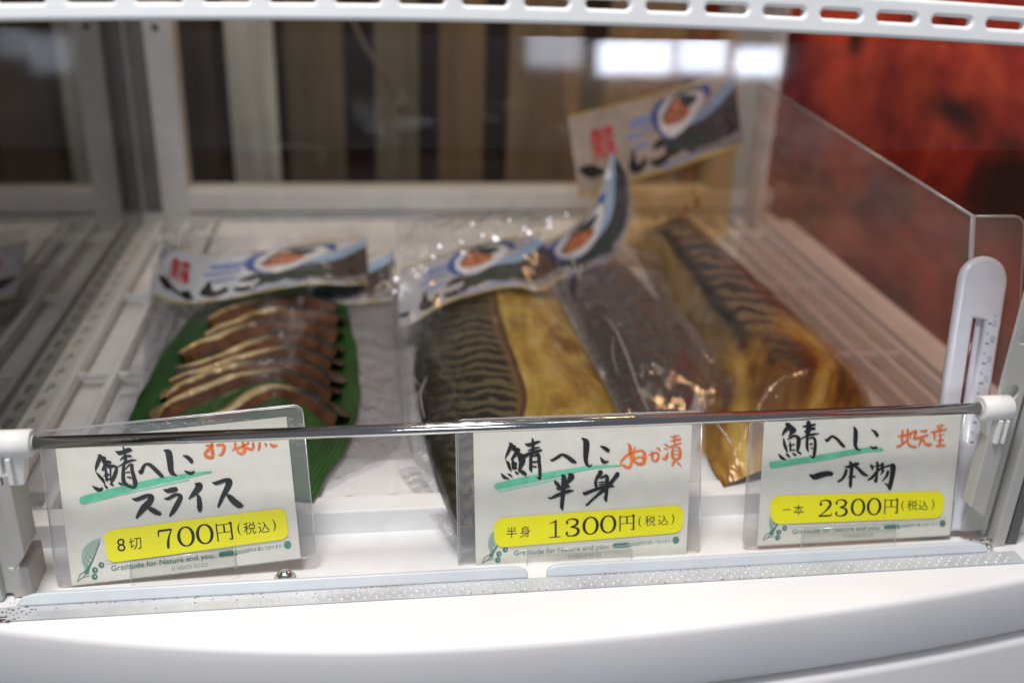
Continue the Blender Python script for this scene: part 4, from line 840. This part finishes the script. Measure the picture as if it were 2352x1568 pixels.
def label_art(L, parent, white='labelwhite'):
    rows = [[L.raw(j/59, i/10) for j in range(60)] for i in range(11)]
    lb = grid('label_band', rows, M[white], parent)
    rng = (max(0.0, L.u0), min(1.0, L.u1))
    def strip(name, ks, m, lift):     # ks: (u, v top, v bottom)
        S = [k for k in catmull(ks, 8) if rng[0] <= k[0] <= rng[1]]
        if len(S) < 2: return
        rows_ = [[L(u, a+(b-a)*i/6, lift) for u, a, b in S] for i in range(7)]
        grid(name, rows_, m, lb)
    strip('yellow_border', [(0, 0, 0.025), (0.5, 0, 0.025), (1, 0, 0.025)], M['labelyellow'], 0.0002)
    strip('yellow_border', [(0, 0.965, 1.0), (0.5, 0.965, 1.0), (1, 0.965, 1.0)], M['labelyellow'], 0.0002)
    strip('sky_sweep', [(0.56, 0.62, 0.66), (0.66, 0.50, 0.70), (0.78, 0.36, 0.74), (0.90, 0.18, 0.62), (1.0, 0.03, 0.46)], M['labelsky'], 0.0002)
    strip('rock_picture', [(0.60, 0.64, 0.74), (0.68, 0.52, 0.86), (0.80, 0.48, 0.92), (0.90, 0.36, 0.94), (1.0, 0.20, 0.95)], M['labelrock'], 0.0003)
    strip('hill_picture', [(0.53, 0.68, 0.76), (0.58, 0.56, 0.84), (0.66, 0.52, 0.78), (0.74, 0.60, 0.80), (0.80, 0.64, 0.76)], M['labelhill'], 0.0004)
    strip('foam_picture', [(0.72, 0.82, 0.88), (0.84, 0.84, 0.93), (1.0, 0.78, 0.93)], M['labelfoam'], 0.0004)
    strip('dish', [(0.50, 0.34, 0.38), (0.52, 0.20, 0.52), (0.58, 0.12, 0.60), (0.66, 0.08, 0.54), (0.74, 0.08, 0.40), (0.80, 0.10, 0.24)], M['labeldish'], 0.0005)
    strip('food', [(0.545, 0.36, 0.42), (0.59, 0.22, 0.44), (0.635, 0.10, 0.44), (0.67, 0.22, 0.42), (0.71, 0.24, 0.36)], M['labelfood'], 0.0006)
    strip('leafy_food', [(0.655, 0.10, 0.20), (0.70, 0.12, 0.28), (0.76, 0.16, 0.22)], M['labelhill'], 0.0007)
    def rib(name, sts, m, lift, asp=2.6):
        mb = MB()
        for st in sts:
            if all(rng[0]-0.001 <= p[0] <= rng[1]+0.001 for p in st):
                ribbon(mb, [(u*asp, v, w_) for u, v, w_ in st], lambda x, y, l2: L(x/asp, y, lift+l2), 6)
        if mb.v: mb.build(name, m, lb)
    rib('dish_rim', [[(0.565, 0.10, 0.04), (0.51, 0.20, 0.09), (0.495, 0.34, 0.10), (0.51, 0.46, 0.05), (0.55, 0.58, 0.035), (0.60, 0.62, 0.02)], [(0.80, 0.08, 0.05), (0.825, 0.12, 0.10), (0.83, 0.20, 0.08)]], M['labelblue'], 0.0009)
    rib('chopsticks', [[(0.57, 0.26, 0.03), (0.64, 0.10, 0.035), (0.74, 0.08, 0.03), (0.82, 0.12, 0.05)], [(0.54, 0.34, 0.03), (0.60, 0.18, 0.04)]], M['labelhill'], 0.0008)
    rib('blue_writing', [[(0.355, 0.30, 0.11), (0.42, 0.29, 0.12), (0.475, 0.28, 0.10)], [(0.325, 0.45, 0.06), (0.40, 0.44, 0.06), (0.46, 0.41, 0.05)]], M['labelpale'], 0.0003)
    rib('small_writing', [[(0.36, 0.60, 0.06), (0.44, 0.58, 0.05)], [(0.50, 0.93, 0.05), (0.60, 0.92, 0.05), (0.72, 0.90, 0.04)]], M['labelpale'], 0.0003)
    rib('black_writing', [[(0.02, 0.66, 0.03), (0.06, 0.70, 0.14), (0.105, 0.74, 0.16), (0.14, 0.76, 0.08), (0.20, 0.83, 0.045), (0.25, 0.89, 0.09), (0.275, 0.92, 0.06)],
                          [(0.345, 0.60, 0.03), (0.338, 0.72, 0.08), (0.335, 0.82, 0.15), (0.36, 0.87, 0.11), (0.395, 0.82, 0.09), (0.405, 0.76, 0.05)],
                          [(0.46, 0.66, 0.05), (0.50, 0.63, 0.11), (0.54, 0.62, 0.07)], [(0.44, 0.82, 0.06), (0.47, 0.86, 0.10), (0.51, 0.84, 0.11), (0.55, 0.80, 0.06)],
                          [(0.225, 0.80, 0.06), (0.26, 0.82, 0.07)]] , M['labelblack'], 0.0004)
    if rng[0] < 0.12:
        v, fc, asp = text_mesh('鯖'); mb = MB()
        mb.add([L(0.10+x*0.155, 0.22+y*0.42, 0.0004) for x, y in v], fc); 
        for st in ([(0.115, 0.30, 0.05), (0.16, 0.28, 0.06), (0.15, 0.55, 0.05)], [(0.20, 0.30, 0.05), (0.235, 0.29, 0.06)], [(0.22, 0.45, 0.06), (0.225, 0.62, 0.06)]):
            ribbon(mb, [(u*2.6, v_, w_) for u, v_, w_ in st], lambda x, y, l2: L(x/2.6, y, 0.0005+l2), 5)
        mb.build('red_writing', M['labelred'], lb)
    return lb
def film_sheet(name, quad_rows, z, m, parent, wr=0.0012, seed=1, nc=40, nr=40, facet=True):
    """pouch film: rows of (px, py, z) control points, back to front"""
    C_ = [resample([at(px, py, 'Z', zz) for px, py, zz in row], nc) for row in quad_rows]
    cols = [resample([C_[i][j] for i in range(len(C_))], nr) for j in range(nc)]
    rows = []
    for i in range(nr):
        r_ = []
        for j in range(nc):
            p = cols[j][i].copy()
            d = noise.noise(Vector((p.x*34, p.y*20, seed*7.3))) + 0.5*(1-2*abs(noise.noise(Vector((p.x*60+p.y*25, p.y*30-p.x*20, seed*3.1)))))
            d += 0.8*(1-2*abs(noise.noise(Vector((p.x*75-p.y*30, p.y*45+p.x*35, seed*5.9))))) + 0.35*noise.noise(Vector((p.x*210, p.y*170, seed)))
            p.z += wr*d; p.y += wr*0.4*d; r_.append(p)
        rows.append(r_)
    return grid(name, rows, m, parent, not facet)
def crease_glint(parent, pts, w_, z=None):  # film fold drawn as a whitish highlight streak
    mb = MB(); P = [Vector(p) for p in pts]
    mb.tube(resample(P, 20), [w_*(0.25+0.75*math.sin(math.pi*i/19)**0.7) for i in range(20)], 6); return mb.build('film_crease_glint', M['crease_glint'], parent, True)
def fish_body(name, left, right, m, parent, z0=0.012, h=0.018, nr=70, nc=40, flat=0.6, seed=0, peak=0.5, flip=False):
    """left/right outlines in photo px from head end (back) to tail (front), lifted to z0; domed by h"""
    Lp = resample([at(px, py, 'Z', z0) for px, py in left], nr); Rp = resample([at(px, py, 'Z', z0) for px, py in right], nr)
    rows = []
    for i in range(nr):
        r_ = []
        wv = i/(nr-1); en = min(1.0, 6*wv+0.25, 5*(1-wv)+0.2)
        for j in range(nc):
            u = j/(nc-1); p = Lp[i].lerp(Rp[i], u)
            uu = u**(math.log(0.5)/math.log(peak))
            p.z += h*en*max(0.0, math.sin(math.pi*uu))**flat + 0.0008*noise.noise(Vector((p.x*90, p.y*60, seed)))
            r_.append(p)
        rows.append(r_)
    return grid(name, rows, m, parent, True, flip)

# ---- pack of slices on a leaf
p1 = thing('fish_pack', at(560, 900, 'Z', 0.0085), 'clear pouch of brown fish slices fanned on a green leaf', 'fish pack', 'vacuum packs of pickled mackerel')
LZ = 0.0125
Lp = resample([at(*q, 'Z', LZ) for q in ((500, 668), (470, 700), (400, 775), (335, 880), (290, 975), (262, 1040), (260, 1120))], 40)
Rp = resample([at(*q, 'Z', LZ) for q in ((775, 640), (800, 720), (820, 810), (826, 900), (818, 970), (790, 1035), (715, 1150))], 40)
rows = []
for i in range(40):
    r_ = []
    for j in range(26):
        u = j/25; wb = 0.0022*noise.noise(Vector((i*0.35, 2.0, 0))); p = Lp[i].lerp(Rp[i], u)+Vector((wb*(1-2*u), 0, 0)); p.z += 0.004*math.sin(math.pi*u) + 0.0012*noise.noise(Vector((p.x*40, p.y*25, 3))); r_.append(p)
    rows.append(r_)
grid('leaf', rows, M['leaf'], p1)
# slices: back to front; left end, several points, right end in photo px for the top rim
SL = [[(478, 731), (520, 712), (575, 695), (640, 683), (700, 678), (745, 688), (772, 700)],
      [(464, 766), (505, 748), (560, 735), (620, 716), (690, 708), (735, 712), (772, 724)],
      [(414, 806), (450, 790), (510, 776), (560, 757), (630, 740), (700, 738), (742, 748), (780, 764)],
      [(404, 842), (450, 829), (505, 818), (550, 795), (620, 772), (690, 766), (735, 776), (776, 797)],
      [(396, 872), (425, 862), (480, 850), (530, 825), (600, 805), (670, 795), (722, 803), (768, 828)],
      [(386, 912), (420, 884), (470, 862), (540, 842), (600, 825), (680, 822), (722, 838), (766, 868)],
      [(368, 955), (392, 926), (450, 903), (510, 885), (570, 862), (650, 852), (706, 866), (766, 906)],
      [(455, 968), (520, 943), (570, 915), (620, 897), (680, 900), (720, 920), (774, 955)]]
random.seed(11)
for i, path in enumerate(SL):
    zz = 0.0235 - 0.0004*i
    jx = random.uniform(-7, 7); jy = random.uniform(-4, 4)
    P = resample([at(px+jx+random.uniform(-3, 3), py+jy+random.uniform(-4, 4), 'Z', zz) for px, py in path], 36)
    V = []; Fc = []; mi = []
    wm = 0.0105 + 0.0015*random.random()
    for j, p in enumerate(P):
        t = j/35; tp_ = min(1.0, 5.5*t+0.25)*min(1.0, 9*(1-t)+0.45)
        a = P[max(j-1, 0)]; b = P[min(j+1, 35)]; d = (b-a); d.z = 0; d.normalize(); nb_ = Vector((-d.y, d.x, 0))
        wob = 0.0011*noise.noise(Vector((p.x*110, i*3.1, 0)))
        p = p + Vector((0, 0.0022*noise.noise(Vector((p.x*60, i*7.7, 3))), 0.0008*noise.noise(Vector((p.x*80, i*4.4, 9)))))
        hh = (0.0112+wob*2)*(0.35+0.65*tp_); rim = (0.0022+0.0042*math.exp(-((t-0.40)/0.28)**2)+wob*2)*tp_; bw = wm*tp_
        V += [p - nb_*(0.0078*tp_) + Vector((0, 0, -hh)), p - nb_*(0.0046*tp_+wob) + Vector((0, 0, -hh*0.5)), p - nb_*0.0008*tp_ + Vector((0, 0, -0.0009)),
              p + nb_*rim*0.5 + Vector((0, 0, 0.0006)), p + nb_*rim + Vector((0, 0, -0.0004)), p + nb_*(rim+bw) + Vector((0, 0, -0.0075*tp_))]
    for j in range(35):
        for k in range(5): Fc.append((j*6+k, j*6+k+1, (j+1)*6+k+1, (j+1)*6+k))
    uvs = [(j/35, k/5) for j in range(36) for k in range(6)]
    o = mesh('fish_slice', V, Fc, M['slice'], p1, False, uvs)
lab1 = Label([at(376, 548, 'Z', 0.042), at(443, 579, 'Z', 0.044), at(518, 584, 'Z', 0.047), at(613, 572, 'Z', 0.048), at(755, 555, 'Z', 0.048), at(842, 541, 'Z', 0.046)],
             [at(353, 676, 'Z', 0.018), at(400, 695, 'Z', 0.022), at(459, 695, 'Z', 0.027), at(542, 683, 'Z', 0.031), at(613, 669, 'Z', 0.032), at(700, 655, 'Z', 0.032), at(790, 655, 'Z', 0.028), at(846, 652, 'Z', 0.022)])
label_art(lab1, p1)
film_sheet('film', [[(352, 610, 0.014), (600, 600, 0.014), (905, 590, 0.014)], [(330, 760, 0.011), (600, 740, 0.011), (912, 730, 0.011)], [(240, 1000, 0.010), (560, 1000, 0.0105), (925, 980, 0.010)], [(230, 1180, 0.010), (560, 1190, 0.010), (880, 1060, 0.010)]], 0, M['film'], p1, 0.0014, 1)
film_sheet('film_top', [[(360, 525, 0.052), (600, 545, 0.056), (850, 515, 0.052)], [(372, 550, 0.044), (600, 575, 0.049), (846, 543, 0.045)], [(352, 612, 0.030), (600, 625, 0.036), (850, 600, 0.030)]], 0, M['filmtop'], p1, 0.0012, 2, 30, 20)

# ---- the same kind of pack lying under it, its label showing behind on the right
p5 = thing('fish_pack', at(880, 700, 'Z', 0.0085), 'mostly hidden pouch whose label corner shows right of the slices pack', 'fish pack', 'vacuum packs of pickled mackerel')
lab5 = Label([at(700, 610, 'Z', 0.034), at(800, 596, 'Z', 0.034), at(905, 572, 'Z', 0.036)], [at(720, 700, 'Z', 0.012), at(820, 698, 'Z', 0.012), at(903, 690, 'Z', 0.013)], 0.62, 1.0, 30)
label_art(lab5, p5)
film_sheet('film', [[(352, 700, 0.0095), (600, 700, 0.0095), (912, 660, 0.010)], [(330, 800, 0.0095), (600, 800, 0.0095), (935, 850, 0.0095)], [(330, 1000, 0.009), (600, 1050, 0.009), (950, 1055, 0.009)]], 0, M['film2'], p5, 0.0006, 5, 30, 30)

# ---- half fish pack
p2 = thing('fish_pack', at(1180, 850, 'Z', 0.0085), 'pouch with a half mackerel, striped skin beside a yellow belly', 'fish pack', 'vacuum packs of pickled mackerel')
fish_body('half_fish', [(985, 690), (960, 760), (950, 850), (965, 960), (985, 1050), (1015, 1140), (1050, 1215)], [(1258, 640), (1300, 715), (1355, 820), (1415, 935), (1420, 1010), (1330, 1110), (1130, 1232)], M['fillet'], p2, 0.0115, 0.0200, seed=2, flat=0.55)
lab2 = Label([at(920, 616, 'Z', 0.050), at(990, 593, 'Z', 0.053), at(1062, 569, 'Z', 0.056), at(1134, 552, 'Z', 0.058), at(1194, 543, 'Z', 0.060), at(1238, 545, 'Z', 0.060)],
             [at(916, 752, 'Z', 0.026), at(956, 737, 'Z', 0.030), at(1014, 703, 'Z', 0.033), at(1074, 679, 'Z', 0.036), at(1146, 663, 'Z', 0.036), at(1194, 660, 'Z', 0.036), at(1242, 666, 'Z', 0.034), at(1300, 630, 'Z', 0.036)], 0.225, 1.0)
label_art(lab2, p2, 'labelshaded')
film_sheet('film', [[(900, 660, 0.014), (1100, 640, 0.014), (1330, 650, 0.016)], [(905, 800, 0.0105), (1150, 800, 0.012), (1500, 790, 0.014)], [(925, 980, 0.0105), (1200, 990, 0.012), (1560, 965, 0.012)], [(990, 1160, 0.008), (1150, 1180, 0.008), (1420, 1110, 0.010)], [(1060, 1275, 0.004), (1085, 1270, 0.004), (1110, 1262, 0.005)]], 0, M['film'], p2, 0.0016, 3)
film_sheet('film_top', [[(905, 520, 0.080), (1100, 490, 0.088), (1260, 500, 0.080)], [(912, 570, 0.062), (1080, 530, 0.069), (1250, 525, 0.066)], [(918, 620, 0.050), (1062, 572, 0.057), (1240, 550, 0.061)]], 0, M['filmtop'], p2, 0.0026, 4, 40, 24)
def seal(parent, a, b, wd, name='sealed_edge'):
    a = Vector(a); b = Vector(b); d = (b-a).normalized(); sd = d.cross(Vector((0, 0, 1))).normalized()*wd
    mb = MB(); n_ = 24
    V = []
    for i in range(n_+1):
        p = a.lerp(b, i/n_); zz = Vector((0, 0, 0.0006*(i % 2))); V += [p-sd+zz, p+zz*0.5+Vector((0, 0, 0.0006)), p+sd+zz]
    mb.add(V, [(3*i+k, 3*i+k+1, 3*i+3+k+1, 3*i+3+k) for i in range(n_) for k in range(2)])
    return mb.build(name, M['film2'], parent)
crease_glint(p2, [at(*q[:2], 'Z', q[2]) for q in ((909, 600, 0.05), (905, 630, 0.045), (904, 660, 0.04))], 0.0009)
seal(p2, at(932, 1075, 'Z', 0.010), at(1070, 1262, 'Z', 0.004), 0.0050)
for pts in ([(942, 798, 0.024), (936, 830, 0.024), (948, 862, 0.025), (968, 890, 0.025)], [(982, 862, 0.027), (966, 905, 0.026), (975, 960, 0.025)], [(962, 895, 0.024), (956, 930, 0.023), (972, 985, 0.022)]):
    crease_glint(p2, [at(*q[:2], 'Z', q[2]) for q in pts], 0.0007)

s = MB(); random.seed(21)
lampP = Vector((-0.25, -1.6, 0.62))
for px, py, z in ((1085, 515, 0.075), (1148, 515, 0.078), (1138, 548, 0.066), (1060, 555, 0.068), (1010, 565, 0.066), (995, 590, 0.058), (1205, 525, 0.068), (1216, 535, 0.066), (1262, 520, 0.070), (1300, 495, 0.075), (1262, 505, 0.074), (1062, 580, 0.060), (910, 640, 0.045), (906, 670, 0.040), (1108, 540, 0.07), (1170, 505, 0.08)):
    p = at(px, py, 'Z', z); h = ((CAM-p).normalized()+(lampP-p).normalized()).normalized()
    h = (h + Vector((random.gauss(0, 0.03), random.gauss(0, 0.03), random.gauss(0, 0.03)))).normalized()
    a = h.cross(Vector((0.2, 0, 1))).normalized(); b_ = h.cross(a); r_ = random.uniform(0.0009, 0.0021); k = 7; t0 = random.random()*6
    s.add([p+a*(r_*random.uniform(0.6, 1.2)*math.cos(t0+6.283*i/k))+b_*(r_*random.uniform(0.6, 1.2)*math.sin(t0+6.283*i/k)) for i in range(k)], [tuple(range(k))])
s.build('film_glint', M['crease_glint'], p2)  # added facets tilted towards the frontal fill to make film glints
# ---- second half fish pack, its top bent up behind the first
p3 = thing('fish_pack', at(1450, 820, 'Z', 0.0085), 'milky pouch with dark fish skin, label bending up in the middle', 'fish pack', 'vacuum packs of pickled mackerel')
fish_body('half_fish', [(1268, 640), (1310, 715), (1362, 815), (1420, 930), (1440, 1010)], [(1420, 590), (1500, 680), (1570, 770), (1600, 870), (1570, 985)], M['fillet2'], p3, 0.0105, 0.0150, seed=5)
L3t = [(1225, 567, 0.330), (1290, 537, 0.340), (1345, 490, 0.350), (1378, 435, 0.358), (1404, 345, 0.365)]
L3b = [(1290, 640, 0.325), (1350, 628, 0.332), (1420, 580, 0.342), (1452, 500, 0.352), (1448, 415, 0.362)]
lab3 = Label([at(x, y, 'Y', Y) for x, y, Y in L3t], [at(x, y, 'Y', Y) for x, y, Y in L3b], 0.46, 1.0)
label_art(lab3, p3, 'labelshaded')
film_sheet('film', [[(1330, 610, 0.036), (1450, 570, 0.034), (1510, 600, 0.030)], [(1320, 720, 0.026), (1450, 700, 0.030), (1560, 720, 0.028)], [(1370, 840, 0.022), (1500, 820, 0.028), (1682, 878, 0.020)], [(1430, 960, 0.020), (1540, 965, 0.018), (1604, 962, 0.014)]], 0, M['film2'], p3, 0.0030, 6, 40, 40, False)
crease_glint(p3, [at(*q[:2], 'Z', q[2]) for q in ((1385, 720, 0.034), (1418, 765, 0.034), (1445, 830, 0.033), (1468, 895, 0.032), (1488, 940, 0.031), (1490, 958, 0.030))], 0.00085)
crease_glint(p3, [at(*q[:2], 'Z', q[2]) for q in ((1303, 575, 0.058), (1320, 610, 0.056), (1334, 645, 0.052))], 0.0011)
crease_glint(p3, [at(*q[:2], 'Z', q[2]) for q in ((1408, 772, 0.033), (1408, 815, 0.033), (1420, 860, 0.032))], 0.0005)

seal(p3, at(1672, 872, 'Z', 0.0205), at(1600, 962, 'Z', 0.0145), 0.0060)
seal(p3, at(1560, 725, 'Z', 0.029), at(1676, 872, 'Z', 0.0205), 0.0035)
# ---- whole fish pack, leaning label at the back
p4 = thing('fish_pack', at(1750, 800, 'Z', 0.0085), 'pouch with a whole mackerel in amber oil, label standing highest', 'fish pack', 'vacuum packs of pickled mackerel')
fish_body('whole_fish', [(1462, 570), (1498, 650), (1552, 760), (1600, 870), (1618, 960), (1622, 1040), (1662, 1118)], [(1502, 528), (1590, 562), (1682, 632), (1790, 726), (1895, 822), (1972, 900), (2000, 968), (1900, 1080)], M['whole'], p4, 0.011, 0.036, seed=8, flat=0.68, peak=0.55, flip=True, nr=90)
L4t = [(1305, 266, 0.415), (1420, 238, 0.425), (1550, 203, 0.435), (1683, 163, 0.445)]
L4b = [(1330, 455, 0.405), (1460, 414, 0.415), (1580, 377, 0.425), (1707, 334, 0.435)]
lab4 = Label([at(x, y, 'Y', Y) for x, y, Y in L4t], [at(x, y, 'Y', Y) for x, y, Y in L4b])
label_art(lab4, p4, 'labelwarmlit')
rows = []
top_ = [(1290, 130, 0.425), (1400, 90, 0.43), (1560, 60, 0.44), (1690, 60, 0.45)]; mid_ = [(1310, 300, 0.416), (1440, 320, 0.42), (1570, 290, 0.43), (1695, 260, 0.442)]; low_ = [(1400, 560, 0.40), (1500, 555, 0.405), (1580, 560, 0.41), (1670, 540, 0.42)]
T3 = [resample([at(x, y, 'Y', Y+0.003) for x, y, Y in r_], 36) for r_ in (top_, mid_, low_)]
colz = [resample([T3[i][j] for i in range(3)], 36) for j in range(36)]
rows = [[colz[j][i] + Vector((0, 0.0022*noise.noise(Vector((i*0.21, j*0.25, 4.0))), 0)) for j in range(36)] for i in range(36)]
grid('film_top', rows, M['filmamber'], p4)
film_sheet('film', [[(1440, 560, 0.020), (1560, 545, 0.020), (1660, 570, 0.018)], [(1560, 700, 0.012), (1680, 700, 0.014), (1800, 700, 0.012)], [(1640, 860, 0.011), (1780, 850, 0.012), (1960, 850, 0.011)], [(1600, 1040, 0.010), (1750, 1060, 0.010), (2020, 985, 0.010)]], 0, M['filmamber'], p4, 0.0022, 7)
for pts, w_ in (([(1735, 825, 0.037), (1775, 845, 0.037), (1815, 875, 0.035)], 0.0006), ([(1858, 830, 0.036), (1862, 852, 0.036), (1905, 880, 0.034), (1935, 915, 0.032)], 0.0006), ([(1640, 965, 0.034), (1668, 1000, 0.033), (1680, 1020, 0.030)], 0.0006)):
    crease_glint(p4, [at(*q[:2], 'Z', q[2]) for q in pts], w_)
s = MB()
random.seed(3)
for px, py in ((1585, 405), (1592, 440), (1600, 460), (1560, 500), (1575, 480), (1505, 500), (1600, 470), (1330, 400), (1318, 410)):
    p = at(px, py, 'Y', 0.412); k = 8; r_ = random.uniform(0.0015, 0.0032)
    s.add([p+Vector((r_*0.8*math.cos(2*math.pi*i/k)*random.uniform(0.7, 1.2), 0, r_*1.4*math.sin(2*math.pi*i/k))) for i in range(k)], [tuple(range(k))])
s.build('oil_stain', mat('oil_stain', (0.36, 0.13, 0.015), 0.3, coat=0.6), p4)

# ---- cords hanging outside the back glass
for pts, lab in (([(800, 30), (840, 110), (885, 180), (925, 260)], 'grey cord hanging slantwise behind the back glass'), ([(172, 40), (215, 120), (262, 205), (310, 290)], 'grey cord slanting down beyond the left side glass')):
    s = MB(); Y = 0.62 if pts[0][0] > 500 else None
    s.tube(resample([at(x, y, 'Y', 0.62) if Y else at(x, y, 'X', -0.16) for x, y in pts], 14), 0.0022, 8)
    tag(s.build('cord', M['cord'], None, True), lab, 'cord', 'cords outside the glass')
# ------------------------------------------------------------------ shop windows behind the viewer: they light the front and mirror in the sloping pane
gn = Vector((0, -(g1-g0).z, (g1-g0).y)).normalized()
def window_lamp(name, x0, y0, x1, y1, dist, rad_):
    pc = atp((x0+x1)/2, (y0+y1)/2, g0, gn); d = ray((x0+x1)/2, (y0+y1)/2).normalized(); rd = d - gn*(2*d.dot(gn))
    tot = (pc-CAM).length + dist
    sx = (x1-x0)/FPX*tot; sy = (y1-y0)/FPX*tot
    loc = pc + rd*dist
    l = bpy.data.lights.new(name, 'AREA'); l.shape = 'RECTANGLE'; l.size = sx; l.size_y = sy; l.energy = rad_*sx*sy*math.pi; l.color = (0.74, 0.83, 1.0)
    o = bpy.data.objects.new(name, l); COL.objects.link(o)
    zz = rd; xx = -(R_ - gn*(2*R_.dot(gn))); xx = (xx - zz*xx.dot(zz)).normalized(); yy = zz.cross(xx)
    o.matrix_world = Matrix(((xx.x, yy.x, zz.x, loc.x), (xx.y, yy.y, zz.y, loc.y), (xx.z, yy.z, zz.z, loc.z), (0, 0, 0, 1)))
    return o
window_lamp('window_lamp', 1378, 98, 1538, 166, 1.6, 34); window_lamp('window_lamp', 1560, 92, 1664, 164, 1.6, 30); window_lamp('window_lamp', 1692, 116, 1786, 170, 1.6, 34)
window_lamp('window_lamp', 1214, 60, 1336, 150, 1.6, 8)
window_lamp('window_lamp', 78, 88, 156, 158, 1.6, 3.2); window_lamp('window_lamp', 0, 70, 60, 125, 1.6, 2.6)
